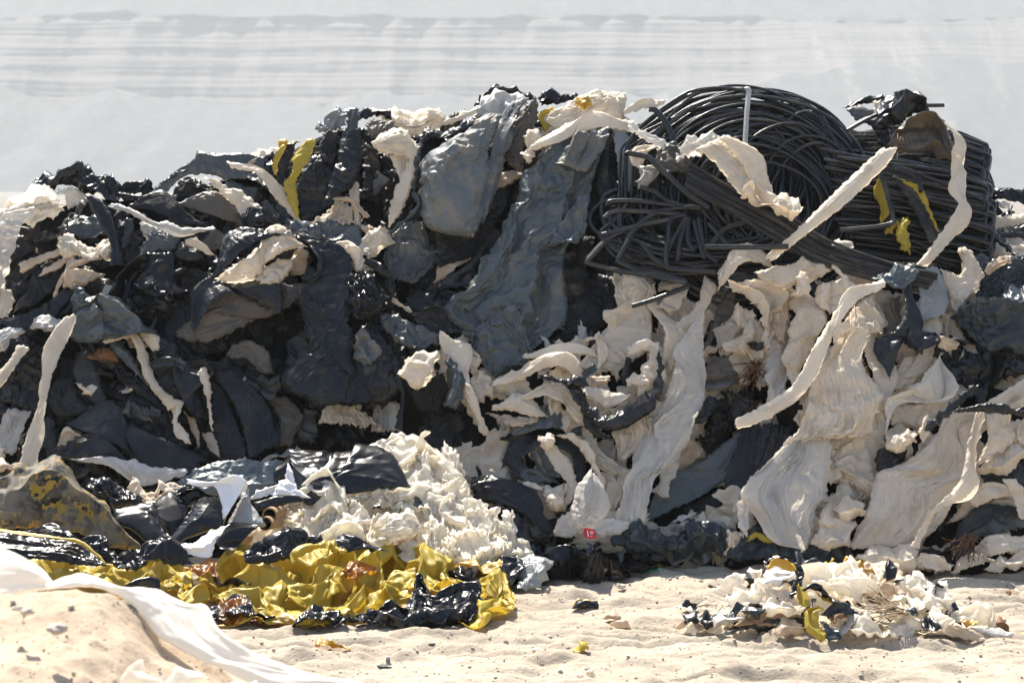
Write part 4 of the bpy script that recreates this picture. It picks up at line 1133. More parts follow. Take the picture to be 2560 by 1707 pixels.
f("grey striped film below the dusty block", G, 'G', "1870,1180 2000,1180 2150,1150", "1900,1260 2050,1230 2140,1200", .6, pl=4)
f("slate chunks of film right of the pillar", 'dark_blue_film', 'G', "1850,1300 1800,1400 1740,1540", "1980,1330 1950,1420 1900,1500", .56, pl=2, cr=.9)
f("black pocket of crumples below the root tangle", K, 'G', "1930,1320 1960,1440 1900,1568", "2300,1320 2200,1440 2150,1580", .46, pl=3, cr=1)
f("black gap folds under the long cream strap's hooked end", K, 'L', "0,60 60,200 100,330", "330,120 240,240 200,360", .5, pl=3, cr=.8)

# oval coil and lower middle
f("black oval coil of film, upper sweep", K, 'K', "210,480 300,340 600,325 800,330 880,480", "200,560 330,500 600,420 750,470 850,610", .52, pl=6, cr=.2)
f("black oval coil of film, right-hand sweep", K, 'K', "620,345 780,350 880,500 890,640", "610,400 720,440 780,560 790,690", .58, pl=6, cr=.15)
f("grey pouch in the middle of the black oval coil", 'grey_sack_film', 'K', "430,450 470,560 560,640", "570,430 640,560 650,640", .58, pl=1, cr=.5, b=.3)
f("black lower loops of the oval coil", K, 'K', "200,520 300,620 400,700", "330,460 470,560 660,680", .54, pl=6)
f("grey pleated tail under the oval coil", G, 'K', "340,600 420,570 560,600", "380,690 480,700 660,700", .58, pl=5)
f("white knotted strap crossing the oval coil", W, 'K', "500,340 600,540 700,660 780,800", "580,330 740,490 800,640 815,760", .68, pl=3, cr=.2, name='film_strip', cat='plastic strip')
f("white frayed knot at the top of the knotted strap", W, 'K', "490,300 550,275 620,300", "500,380 560,400 620,340", .74, pl=3, cr=1, b=.4, name='film_knot')
rope("thin cream strand arching right of the knotted strap", W, 'K', "660,300,30 760,315,45 850,390,55 930,510,50 990,620,55 1030,700,70", .7, lobes=6, depth=.18)
f("cream panel with a folded lower lip", W, 'K', "880,170 850,300 880,450 970,560 1090,615", "960,240 1040,430 1190,530 1225,590 1160,625", .6, pl=3, cr=.3)
f("cream drape below the folded lip", W, 'K', "1010,610 1060,720 1080,910", "1120,620 1175,790 1130,910", .6, pl=3, cr=.3)
f("pod-shaped cream bag standing on the ground", 'hazy_film', 'K', "900,600 800,720 740,920 760,1050", "980,640 1060,760 1075,900 990,1060", .8, pl=7, cr=.2, b=.28, name='film_bag')
f("rolled cream bun left of the pod-shaped bag", W, 'K', "520,780 570,710 700,690", "560,900 660,920 720,860", .66, pl=2, cr=.6, b=.4, name='film_knot')
f("folded centre of the rolled cream bun", W, 'K', "550,840 600,780 690,800", "580,900 650,920 700,880", .76, pl=1, cr=.5, b=.4, name='film_knot')
f("small cream sausage above the rolled bun", W, 'K', "330,720 400,675 530,715", "350,760 430,750 520,765", .64, pl=2, b=.4, name='film_roll')
f("cream skirt left of the rolled bun", W, 'K', "440,800 470,900 570,1000", "540,770 580,900 640,980", .6, pl=4)
f("cream corner flap right of the rolled bun", W, 'K', "700,700 700,800 710,870", "770,720 770,800 750,860", .68, pl=1, cr=.5)
f("cream hem spread on the ground left of the red label", W, 'K', "620,1080 700,960 780,930", "640,1130 800,1130 880,1090", .82, pl=3, cr=.6)
f("hazy crumple on the ground right of the red label", 'hazy_film', 'K', "960,1070 1020,1005 1200,1000 1240,1020", "1000,1130 1100,1125 1220,1080", .84, pl=2, cr=.9)
f("grey scrap between rolled bun and pod-shaped bag", G, 'K', "620,930 700,900 760,900", "630,960 720,960 770,950", .6, pl=2)
f("black bulging bag behind the white heap, upper part", K, 'K', "-40,650 100,640 300,750 440,880 530,970 620,1060", "-40,850 150,880 250,930 400,1000 450,1080 600,1150", .72, pl=5, cr=.4, b=.25, name='film_bag')
f("black bulging bag behind the white heap, lower creased part", K, 'K', "100,870 160,1000 200,1130 320,1220", "420,960 440,1060 520,1120 620,1130", .74, pl=3, cr=.8, name='film_bag')
f("fan of slate pleats right of the pillar's foot", SL, 'K', "2150,270 1900,430 1600,640 1430,860 1370,980", "2150,390 2080,620 1900,760 1650,900 1420,1010", .54, pl=8, cr=.2)
f("black pleats under the slate fan", K, 'K', "2120,620 1950,760 1700,880", "2150,850 1950,960 1700,1010", .44, pl=6, cr=.3)
f("black curtain left of the front hazy sheet", K, 'K', "2190,250 2110,500 2100,800 2150,1010", "2345,230 2345,500 2260,800 2170,1010", .56, pl=5, cr=.2, name='film_drape')
f("dark drape beside the black curtain", K, 'L', "330,330 250,520 180,840", "570,330 490,560 240,880", .6, pl=4)
f("tan pleats high above the slate fan", T, 'K', "1690,320 1610,480 1620,600", "1800,340 1885,440 1720,575", .46, pl=6)
f("dark crumpled film right of the tan pleats", K, 'K', "1790,310 1850,400 1900,440", "2150,120 2100,260 1950,420", .42, pl=3, cr=1)
f("flat white scraps at the foot of the slate fan", GW, 'K', "1600,1010 1700,960 1795,935", "1620,1025 1750,985 1795,950", .64, pl=1, name='film_scrap')
f("pale sheet lying flat before the black curtain", GW, 'K', "1660,1030 1800,1005 2020,1000", "1680,1060 1900,1060 2140,1090", .66, pl=3, cr=.5)
f("black crumple on the ground at the pillar's foot", 'dark_blue_film', 'K', "1240,1040 1320,1010 1450,1080 1660,1130", "1260,1250 1450,1280 1600,1270 1710,1230", .82, pl=2, cr=1.1, b=.3)
f("slate crumple on the ground under the black curtain", 'dark_blue_film', 'K', "1650,1130 1850,1020 2000,1080 2040,1180", "1630,1290 1800,1245 1950,1250 2040,1295", .82, pl=2, cr=1.1, b=.3)
f("dark crumple left of the pillar's foot", 'dark_blue_film', 'K', "1090,1150 1190,1090 1270,1080", "1120,1220 1250,1260 1310,1280", .84, pl=2, cr=1)
f("white corner lying beside the slate crumple", W, 'L', "30,1140 40,1240 20,1320", "190,1150 195,1220 60,1315", .86, pl=1, cr=.7)
f("black creased film on the ground under the front hazy sheet", 'dark_blue_film', 'L', "30,1330 200,1235 330,1220 500,1240 630,1265", "250,1345 450,1350 600,1355 710,1375", .86, pl=4, cr=.9)
f("blue-black crumple on the ground right of the front hazy sheet", 'dark_blue_film', 'L', "620,1260 780,1210 900,1195 1000,1330", "640,1360 780,1375 900,1380 1000,1378", .9, pl=2, cr=1.1, b=.3)
f("yellow strip on the ground under the front hazy sheet", Y, 'L', "205,1210 270,1148 380,1180 495,1238", "230,1218 290,1200 380,1232 480,1245", .9, pl=1, name='film_strip', cat='plastic strip')

# right: the big cream drapes
f("cream shoulder of film curving over below the coils", W, 'H', "-10,300 60,210 220,130 330,160 410,250", "0,430 120,310 200,275 300,265 400,285", .74, pl=4, cr=.3, b=.3)
f("grey lining below the cream shoulder", G, 'H', "0,430 130,330 280,320", "20,520 120,400 270,360", .62, pl=4)
f("fat cream roll tied above the front sheets", W, 'H', "285,310 420,260 570,235 650,190 710,250", "320,365 420,405 560,405 650,385 720,365", .86, pl=4, cr=.3, b=.35, name='film_roll')
f("pleated right end of the fat cream roll", W, 'H', "690,210 780,210 840,260", "680,400 760,345 850,300", .84, pl=7, cr=.2, b=.3, name='film_roll')
f("cream top-knot pointing up at the dark coil", W, 'H', "790,240 850,150 880,55", "860,240 910,170 1012,105", .8, pl=2, cr=.6, rag=6, name='film_knot')
f("cream strap running down from the top-knot", W, 'H', "840,235 900,330 970,455", "885,240 990,360 1022,445", .88, pl=2, name='film_strip', cat='plastic strip')
f("cream ledge of folds right of the top-knot", W, 'H', "900,270 1050,245 1280,290", "960,370 1100,390 1250,370", .72, pl=4, cr=.5)
f("ragged cream sheet hanging at the left of the front drapes", W, 'H', "60,420 150,500 200,560 280,700 340,870", "350,365 530,490 480,600 400,650 375,860", .8, pl=2, cr=.5, rag=7, name='film_sheet')
f("upper cream rag left of the ragged sheet", W, 'H', "120,560 100,650 130,730", "240,590 255,690 200,700", .7, pl=1, cr=.7, rag=6, name='film_scrap')
f("lower cream rag with a dark hole, left of the front drapes", W, 'H', "190,710 90,870 150,950", "290,690 330,850 310,960", .72, pl=1, cr=.6, rag=7, name='film_scrap')
f("black patch standing in for the dark hole of the lower cream rag", K, 'H', "220,840 230,900", "330,840 320,910", .84, pl=1, cr=.6, name='film_scrap')  # laid over the rag, its black paints the dark of a hole
f("small cream knot below the fat roll", W, 'H', "600,310 580,400 540,480", "690,310 685,440 600,495", .94, pl=3, cr=.5, b=.35, name='film_knot')
f("cream bag panel hanging under the small cream knot", W, 'H', "560,500 520,700 510,900 500,1000 560,1170 590,1210", "700,490 800,620 815,680 740,800 650,1000 610,1190", .84, pl=2, cr=.35, sc=.3, k=.2, b=.25, name='film_bag')
f("cream gathered folds left of the bag panel", T, 'H', "420,550 400,680 410,770", "540,490 530,660 500,840", .78, pl=3, cr=.5)
f("square cream sheet right of the small cream knot", W, 'H', "740,430 720,540 790,600", "930,370 970,480 900,600", .86, pl=2, cr=.5)
f("long hazy panel hanging down at the left of the front drapes", 'hazy_film', 'H', "370,640 350,850 340,1100 370,1310", "400,650 490,900 505,1050 500,1190", .74, pl=2, cr=.4)
f("long cream strap slung diagonally across the front drapes", W, 'H', "1240,365 1000,470 850,650 740,850 620,1060 480,1230 120,1440", "1260,430 1050,565 930,710 820,900 720,1090 640,1220 400,1420 160,1510", 1.08, pl=4, cr=.15, name='film_strip', cat='plastic strip')
f("wide cream apron with a curved hem in front of the drapes", W, 'P', "2112,804 2083,847 2054,905 2028,951 2008,1012 1982,1081 1968,1100", "2145,775 2161,834 2154,905 2177,970 2174,1035 2151,1070 2090,1094", .98, pl=3, cr=.3, k=.2, sc=.35, name='film_apron')
f("frilled cream edge on top of the wide apron", W, 'H', "870,840 900,740 980,670", "890,850 950,770 1005,740", 1.1, pl=3, cr=.6, rag=5)
f("cream pleats right of the diagonal strap", W, 'H', "1060,590 1100,720 1130,800", "1180,480 1250,640 1200,790", .82, pl=4, cr=.4)
f("white bow-like knot right of the wide apron", W, 'H', "1110,700 1170,680 1250,720", "1120,760 1180,790 1240,780", .9, pl=3, cr=.8, name='film_knot')
f("hanging cream folds right of the wide apron", W, 'H', "1100,860 1120,1000 1180,1200 1190,1340", "1190,790 1250,950 1325,1150 1315,1320", .86, pl=5, cr=.2, name='film_drape')
f("slate bow of film joining two white straps at right", SL, 'H', "1170,355 1300,300 1390,240 1490,240", "1250,370 1350,425 1430,395 1520,320", 1.0, pl=2, cr=.7, name='film_bow')
f("silver-blue pleated fan hanging from the slate bow", 'silver_film', 'H', "1500,330 1490,500 1460,710", "1670,275 1720,440 1640,600 1500,715", .86, pl=7, cr=.15, name='film_drape')
f("black drape hanging from the slate bow", K, 'H', "1400,420 1370,700 1280,850 1260,950 1300,1110", "1490,420 1460,700 1440,850 1400,950 1310,1110", .94, pl=4, cr=.3, name='film_drape')
f("black pointed wing to the right of the black drape", K, 'H', "1450,720 1430,850 1550,935", "1500,730 1695,820 1560,900", .96, pl=2, cr=.4)
f("brown-grey strip left of the black drape", GB, 'H', "1270,560 1260,680 1260,800", "1380,500 1360,700 1300,860", .8, pl=4)
f("white draped collar right of the silver-blue fan", W, 'H', "1820,140 1850,300 1750,400 1780,600", "1940,160 1985,340 1870,540 1930,570", .78, pl=3, cr=.5)
f("white lapel left of the draped collar", W, 'H', "1690,290 1740,420 1830,600", "1840,340 1800,420 1880,580", .8, pl=3, cr=.3)
f("white pleats below the silver-blue fan", W, 'H', "1560,600 1530,800 1500,950 1390,1110", "1710,540 1690,700 1685,950 1530,1100", .82, pl=6, cr=.2)
f("cream bag left of the white pleats' foot", W, 'H', "1400,980 1340,1100 1330,1200", "1540,960 1500,1100 1440,1180", .8, pl=4, cr=.4)
f("hazy triangular sheet below the white pleats", 'hazy_film', 'H', "1690,950 1500,1100 1380,1250 1320,1360 1270,1580", "1695,980 1745,1200 1600,1295 1400,1335 1290,1500", .92, pl=2, cr=.3, name='film_sheet')
f("cream layered folds under the hazy triangular sheet", W, 'H', "1350,1330 1600,1290 1900,1190", "1340,1490 1560,1460 1800,1320", .8, pl=6)
f("glossy dark blue bag at the right edge", 'dark_blue_film', 'H', "1790,640 1900,540 2050,500 2200,430 2400,390", "1840,690 2000,800 2140,890 2400,930", .84, pl=2, cr=.6, sc=.3, b=.3, name='film_bag')
f("dark crumpled film above the glossy blue bag", 'dark_blue_film', 'H', "1960,380 2100,260 2250,190 2400,190", "1990,500 2150,480 2250,420 2400,370", .74, pl=3, cr=.9)
f("brown paper-like fold above the glossy blue bag", T, 'H', "2040,290 2100,220 2200,180", "2060,330 2130,280 2230,230", .82, pl=2, cr=.4)
f("grey hood between white collar and dark crumpled film", G, 'H', "1930,230 1990,180 2070,200", "1950,340 2000,350 2050,320", .7, pl=2, cr=.5)
f("black knotted film below the glossy blue bag", K, 'H', "1670,870 1680,1000 1760,1140 1900,1200", "1830,800 1990,860 2100,1000 2020,1190", .8, pl=3, cr=1, name='film_knot')
f("black mass of film under the glossy blue bag's right", K, 'H', "1980,860 2000,1000 2060,1120", "2250,900 2380,1000 2400,1080", .72, pl=3, cr=1)
f("small cream loop on the black knotted film", W, 'H', "1670,860 1720,800 1800,810", "1690,890 1750,880 1830,850", .9, pl=1, b=.4, name='film_knot')
f("pale shreds between collar and black knotted film", W, 'H', "1700,620 1720,700 1720,800", "1800,620 1800,720 1830,800", .74, pl=4, cr=.6)
f("huge cream fan of pleats gathered at the lower right", W, 'L', "2352,-40 1900,210 1600,420 1400,600 1230,720 1150,900 1080,1060 1000,1250", "2400,150 2200,250 2040,420 2010,600 1950,800 1850,930 1700,1100 1500,1255", .98, pl=9, cr=.15, k=.3, name='film_fan')
f("raised cream ridge on the huge fan of pleats", W, 'L', "1980,230 1880,640 1740,850 1480,1235", "2050,215 2015,550 1900,800 1545,1245", 1.16, pl=2, cr=.2)
f("cream pleats above the fan's right side", W, 'L', "2060,250 2050,420 2000,600", "2260,230 2220,400 2120,560", 1.04, pl=5)
rope("black tape running down beside the huge cream fan", K, 'L', "1990,15,40 1900,80,65 1750,220,75 1600,340,60", 1.18, lobes=6, depth=.2, name='film_rope', cat='plastic rope')
rope("thin black cord crossing the top of the huge cream fan", K, 'L', "1815,215,14 1960,195,34 2150,195,52 2400,225,45", 1.24, lobes=5, depth=.3, twist=12, name='film_rope', cat='plastic rope')
f("cream folded end sticking out right of the huge fan", W, 'L', "2010,640 2200,470 2310,450", "2030,680 2200,660 2350,560", 1.0, pl=2, cr=.3, b=.3, name='film_roll')
f("cream crumples at the right edge above the folded end", W, 'L', "2230,300 2230,420 2300,460", "2400,270 2400,380 2400,470", .98, pl=3, cr=.7)
f("black pleats under the cream folded end", K, 'L', "2020,690 2180,650 2400,560", "2100,790 2250,760 2400,700", .9, pl=6)
f("front hazy sheet with an arched torn hem", 'hazy_film', 'L', "520,425 380,620 230,840 330,1030 420,1150 600,1255", "850,425 860,560 830,780 760,1000 690,1230 650,1255", .96, pl=4, cr=.2, k=.22, name='film_sheet')
f("torn leg of the front hazy sheet", 'hazy_film', 'L', "240,820 160,930 145,1080 190,1160", "300,860 228,960 218,1090 212,1165", .94, pl=1, cr=.4)
f("cream panel hanging right of the front hazy sheet", W, 'L', "1090,330 900,440 890,560 1000,680 1150,865", "1160,180 1240,440 1225,700 1175,870", .9, pl=3, cr=.4)
f("narrow cream fold between hazy sheet and cream panel", W, 'L', "860,560 830,700 850,775", "890,560 945,680 870,765", .88, pl=2)
f("cream skirts below the cream panel", W, 'L', "950,700 850,850 780,990", "1010,680 1165,830 1080,910", .82, pl=4, cr=.3)
f("cream knot on the ground, left one beside the huge fan", W, 'L', "770,1010 840,945 960,960", "760,1090 860,1130 960,1060", .98, pl=2, cr=.6, b=.4, name='film_knot')
f("cream knot on the ground, upper one beside the huge fan", W, 'L', "880,950 980,895 1110,930", "920,1010 1000,1060 1100,1020", 1.0, pl=2, cr=.5, b=.4, name='film_knot')
f("cream knot on the ground, lowest one beside the huge fan", W, 'L', "720,1220 780,1090 960,1030", "760,1235 900,1240 1050,1110", 1.02, pl=3, cr=.5, b=.35, name='film_knot')
f("black knob of film in the cleft beside the huge fan", K, 'L', "1200,590 1250,520 1430,505", "1230,700 1300,680 1420,590", .94, pl=2, cr=.9, name='film_knot')
f("white ball of film above the black knob", W, 'L', "1280,480 1400,365 1520,360", "1310,515 1430,510 1510,450", 1.0, pl=2, cr=.6, b=.4, name='film_ball')
f("white horn of film above the black knob", W, 'L', "1530,360 1560,290 1602,245", "1570,440 1612,380 1614,255", 1.02, pl=1, cr=.4)
f("white strips beside the white ball", W, 'L', "1290,400 1290,480 1330,520", "1400,390 1370,450 1360,510", .94, pl=3)
f("black coiled film at the lower right corner", K, 'L', "1790,1210 1900,1060 2100,950 2320,940", "1810,1340 1960,1150 2150,1050 2330,1015", .98, pl=5, cr=.4)
f("grey pleats inside the black coiled film", G, 'L', "1830,1340 1900,1180 2100,1085 2400,1010", "1900,1360 2000,1200 2150,1185 2400,1090", .94, pl=6)
f("white folds low at the right edge", W, 'L', "1960,1310 2060,1220 2400,1160", "1980,1370 2150,1340 2400,1290", 1.04, pl=4, cr=.3)
f("cream bundle below the white folds at the right edge", W, 'L', "1800,1450 1900,1370 2050,1330", "1850,1460 2000,1420 2150,1370", 1.08, pl=3, cr=.5)
f("white bag lying in front at the right edge", W, 'L', "2050,1420 2180,1340 2400,1300", "2100,1450 2250,1440 2400,1420", 1.08, pl=2, cr=.6)
f("white bag on the ground under the huge fan, left one", W, 'L', "1060,1340 1180,1265 1300,1255 1510,1260", "1150,1380 1300,1410 1430,1430 1510,1375", 1.06, pl=2, cr=.5, b=.35, name='film_bag')
f("white bag on the ground under the huge fan, right one", W, 'L', "1490,1380 1560,1305 1680,1315 1800,1390", "1540,1420 1640,1445 1740,1450 1800,1410", 1.08, pl=2, cr=.6, b=.35, name='film_bag')
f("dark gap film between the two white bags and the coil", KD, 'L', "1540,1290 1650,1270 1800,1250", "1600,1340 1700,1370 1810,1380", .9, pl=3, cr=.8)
f("cream gathers right of the huge fan's middle", W, 'L', "1930,900 2040,800 2200,780 2290,760", "2000,950 2150,880 2300,870", 1.0, pl=4)
f("white strap at the right edge above the coiled film", W, 'L', "2190,740 2250,850 2310,1020", "2290,740 2360,850 2400,1060", 1.08, pl=2, name='film_strip', cat='plastic strip')
f("cream folds tucked behind the huge fan's right side", W, 'L', "1960,740 1850,930 1750,1080", "2050,720 2000,900 1850,1050", .9, pl=4)
f("cream shreds in the gap left of the huge fan", W, 'L', "1180,200 1200,300 1180,420", "1280,190 1290,300 1240,420", .84, pl=3, cr=.6)

# ---------------------------------------------------------------- pipe coils (each one thing, its loops are parts)
def coil(name, label, loc_px, lift):
    p = at(loc_px[0], loc_px[1], slope_depth(loc_px[1], HEAP) - lift)
    return empty(name, p, label, 'hose coil')


def px_tube(parent, uv, Y, px, mat='hose_black', name='hose_loop', closed=False):
    P = at(uv[:, 0], uv[:, 1], Y)
    if closed:
        P = np.vstack([P, P[:1], P[1:2]])
    V, F, UV = tube_mesh(P, np.full(len(P), px / 2 * float(np.mean(Y)) / FPX), 8)
    return mesh_from(name, V, F, mat, UV, parent=parent)


rg = random.Random(11)
big = coil('hose_coil', "big round coil of black irrigation hose arching highest above the heap", (1860, 700), .4)
for i in range(98):
    q = (i / 97.0)
    outer = 1 - q ** 1.3
    a = 150 + 150 * outer + rg.uniform(-34, 16)
    b = 128 + 142 * outer + rg.uniform(-40, 14)
    cu_ = 1905 - 40 * outer + rg.uniform(-16, 16)
    cv_ = 498 - 14 * outer + rg.uniform(-12, 12)
    if i % 3 == 2:                                   # inner strands standing nearly upright at the right end
        a, b, cu_, cv_ = rg.uniform(40, 150), rg.uniform(110, 205), rg.uniform(1850, 2030), rg.uniform(440, 520)
    th = np.linspace(0, 2 * math.pi, 84, endpoint=False) + rg.random() * 6
    tilt = math.radians(rg.uniform(-6, 24))
    wob = 1 + .055 * np.sin(2 * th + rg.random() * 6) + .03 * np.sin(3 * th + rg.random() * 6)
    x, y = a * wob * np.cos(th), -b * wob * np.sin(th)
    u = cu_ + x * math.cos(tilt) - y * math.sin(tilt)
    v = cv_ + x * math.sin(tilt) + y * math.cos(tilt)
    # the left ends run together into one bundle
    pin = np.clip((1720 - u) / 150, 0, 1)
    v = v + pin * (.45 * (np.where(v < 430, 320, 560) - v))
    Y = slope_depth(v, HEAP) - .42 - .14 * (1 - outer) + .10 * np.cos(th + 1) + rg.uniform(-.11, .11)
    px_tube(big, np.stack([u, v], -1), Y, rg.uniform(6.8, 9.6), closed=True)
for i in range(34):                                   # loose strands crossing the opening
    u0, v0 = rg.uniform(1700, 2060), rg.uniform(290, 400)
    u1, v1 = u0 + rg.uniform(-130, 150), rg.uniform(520, 640)
    pth = smooth(np.array([[u0 - rg.uniform(20, 90), v0 - 8], [u0, v0], [(u0 + u1) / 2 + rg.uniform(10, 60), (v0 + v1) / 2], [u1, v1]]), 50)
    px_tube(big, pth, slope_depth(pth[:, 1], HEAP) - rg.uniform(.5, .62), rg.uniform(10, 13), name='hose_strand')
hose('hose_black', 'C', "1275,310 1330,320 1400,400 1450,490 1480,600", .72, 15, parent=big, name='tie_loop')
hose('hose_pale', 'D', "12,150 30,138 42,150 25,330 8,620", .78, 13, name='hose_end', label="pale straight pipe end standing upright before the big coil", cat='hose', sharp=True)
hose('hose_black', 'D', "860,490 1000,410 1150,345 1400,287 1670,278", .72, 10, name='hose_end', label="single hose end pointing right above the mud-stained bag", cat='hose')
hose('hose_black', 'C', "1085,690 1090,672 1270,708 1325,765 1600,1025 1780,1140", .96, 14, name='hose_end', label="bent loose pipe with a sharp elbow over the lower coil", cat='hose', sharp=True)
hose('hose_black', 'D', "1240,800 1380,840 1460,920 1475,1000", .84, 11, name='hose_end', label="short hook of hose on the right pipe bundle", cat='hose')
hose('hose_black', 'D', "1120,800 1180,960 1230,1150 1250,1260 1120,1290 800,1320", .84, 12, name='hose_end', label="hose with a tight elbow beside the hanging yellow strip", cat='hose', sharp=True)
hose('hose_black', 'D', "-330,1460 0,1460 370,1455", 1.12, 14, name='hose_end', label="straight grey pipe end poking over the slanting white strap", cat='hose')
hose('hose_black', 'G', "1270,550 1420,505 1600,440 1740,385", .7, 12, name='hose_end', label="thin straight pipe laid across the gathered cream neck", cat='hose')

low = coil('hose_coil', "lower flattened coil of kinked grey hose above the cream folds", (1700, 690), .5)
for i in range(34):
    cu_, cv_ = 1715 + rg.uniform(-45, 45), 585 + rg.uniform(-42, 34)
    a, b = rg.uniform(150, 245), rg.uniform(38, 92)
    nv = rg.choice([7, 8, 9])
    th = np.sort(np.array([2 * math.pi * (k + rg.uniform(-.28, .28)) / nv for k in range(nv)]))
    u = cu_ + a * np.cos(th) + np.array([rg.uniform(-18, 18) for _ in th])
    v = cv_ - b * np.sin(th) + np.array([rg.uniform(-14, 14) for _ in th]) + (u - 1715) * .05
    c = np.stack([u, v], -1)
    c = np.vstack([c, c[:1]])
    d = np.r_[0, np.cumsum(np.linalg.norm(np.diff(c, axis=0), axis=1))]
    xs = np.linspace(0, d[-1], 90, endpoint=False)
    s_ = np.stack([np.interp(xs, d, c[:, j]) for j in (0, 1)], -1)
    for _ in range(rg.choice([3, 8, 40, 60])):
        s_ = (np.roll(s_, 1, 0) + 2 * s_ + np.roll(s_, -1, 0)) / 4
    ph = np.arctan2(s_[:, 1] - cv_, s_[:, 0] - cu_)
    Y = slope_depth(s_[:, 1], HEAP) - .52 - .12 * np.sin(ph) + rg.uniform(-.08, .08)
    px_tube(low, s_, Y, rg.uniform(9.5, 12.5), closed=True)
for s_ in ("1580,1190 1455,1240 1440,1460", "1590,1210 1480,1400 1400,1560", "1600,1220 1540,1400 1510,1580", "1610,1220 1600,1400 1650,1500", "1650,1240 1700,1440 1740,1560",
           "1690,1230 1720,1400 1750,1510 1850,1590", "1770,1260 1850,1350 1940,1450", "2100,1250 1900,1320 1760,1480", "1200,960 1330,1005 1450,1090 1560,1120",
           "930,1120 960,1080 1200,1080 1560,1125", "880,1360 1200,1280 1440,1230", "1010,1560 1150,1320 1350,1170 1600,1130 1700,1140", "760,1560 900,1420 1060,1330",
           "900,1220 980,1165 1200,1165 1580,1190", "880,1370 960,1460 1130,1560"):
    hose('hose_black', 'C', s_, .72, 13, parent=low, name='hose_strand', sharp=(len(s_) % 2 == 0))
for s_ in ("1030,30 880,190 1180,265 1560,300 1720,350", "1240,0 1140,180 1330,270 1560,330 1720,350", "1340,20 1440,150 1560,230", "1560,20 1550,140 1560,240 1960,270"):
    hose('hose_black', 'G', s_, .76, 13, parent=low, name='hose_strand', sharp=True)

fb = empty('tubing_band', at(2000, 720, 16.3), "band of flat black tubing running side by side below the big pipe coil", 'tubing')
for i in range(11):
    q = i / 10.0 + rg.uniform(-.05, .05)
    up_, lo_ = pts("1725,412 1850,478 1950,528 2060,600 2200,650 2345,690", 'P'), pts("1712,470 1830,532 1920,582 2040,652 2160,692 2310,728", 'P')
    s_ = smooth(up_ * (1 - q) + lo_ * q + np.array([[rg.uniform(-3, 3), rg.uniform(-4, 4)] for _ in up_]), 60)
    px_tube(fb, s_, slope_depth(s_[:, 1], HEAP) - .88 + rg.uniform(-.02, .02), rg.uniform(8.5, 11.5), mat='hose_flat', name='tube')

rt = coil('hose_bundle', "right stack of black hose folded into kinked bends at its end", (2380, 690), .5)
for i in range(64):
    q = i / 63.0
    v0 = 372 + 250 * q + rg.uniform(-16, 16)
    ue = 2478 + rg.uniform(-16, 14) - 40 * max(0, q - .6)
    dv = 96 * (1 - .35 * q) + rg.uniform(-26, 22)
    us = 2080 + 40 * q + rg.uniform(-30, 30)
    k = rg.uniform(.3, 1)
    c = np.array([[us, v0], [us + 150, v0 + .33 * dv + rg.uniform(-18, 14)], [ue - 110, v0 + .72 * dv + rg.uniform(-16, 10)], [ue, v0 + dv],
                  [ue - 4 - 10 * k, v0 + dv + 22 + 30 * k], [ue - 130, v0 + dv + 10], [us + 120, v0 + .5 * dv + 30]])
    d = np.r_[0, np.cumsum(np.linalg.norm(np.diff(c, axis=0), axis=1))]
    xs = np.linspace(0, d[-1], 90)
    s_ = np.stack([np.interp(xs, d, c[:, j]) for j in (0, 1)], -1)
    for _ in range(4):
        s_[1:-1] = (s_[:-2] + 2 * s_[1:-1] + s_[2:]) / 4
    Y = slope_depth(s_[:, 1], HEAP) - .55 + rg.uniform(-.12, .12) + .10 * np.linspace(-1, 1, 90)
    px_tube(rt, s_, Y, rg.uniform(7.5, 11))
up = coil('hose_bundle', "small upper stack of bent hose behind the right strap", (2420, 440), .3)
for i in range(22):
    v0 = 336 + 90 * i / 21 + rg.uniform(-5, 5)
    ue = 2468 + rg.uniform(-12, 10)
    c = np.array([[2330, v0 - 10], [2400, v0 + rg.uniform(-4, 8)], [ue, v0 + 28 + rg.uniform(-6, 10)], [ue - 6, v0 + 60 + rg.uniform(0, 25)], [2390, v0 + 40], [2330, v0 + 20]])
    d = np.r_[0, np.cumsum(np.linalg.norm(np.diff(c, axis=0), axis=1))]
    xs = np.linspace(0, d[-1], 60)
    s_ = np.stack([np.interp(xs, d, c[:, j]) for j in (0, 1)], -1)
    s_[1:-1] = (s_[:-2] + 2 * s_[1:-1] + s_[2:]) / 4
    px_tube(up, s_, slope_depth(s_[:, 1], HEAP) - .36 + rg.uniform(-.1, .1), rg.uniform(8, 10.5))

Y = 'yellow_film'
# root tangles
def roots(label, crop, u0, v0, n, ln, lift, seed, mat='root_brown', S=HEAP, ang=(60, 120), px=3.5, cat='roots', name='root_tangle', k=1):
    r = random.Random(seed)
    p0 = pts(f"{u0},{v0}", crop)[0]
    e = empty(name, at(p0[0], p0[1], slope_depth(p0[1], S) - lift), label, cat)
    for i in range(n):
        a = math.radians(r.uniform(*ang))
        p = [p0 + np.array([r.uniform(-12, 12), r.uniform(-8, 8)]) * k]
        for _ in range(6):
            a += r.uniform(-.5, .5) * k
            p.append(p[-1] + np.array([math.cos(a), math.sin(a)]) * ln / 6 * r.uniform(.6, 1.2))
        s = smooth(np.array(p), 26)
        Y = slope_depth(s[:, 1], S) - lift + .05 * np.array([math.sin(j * .4 + i) for j in range(26)])
        P = at(s[:, 0], s[:, 1], Y)
        V, F, UV = tube_mesh(P, np.linspace(1, .4, 26) * px / 2 * float(Y.mean()) / FPX, 5)
        mesh_from('fibre', V, F, mat, UV, parent=e)
    return e


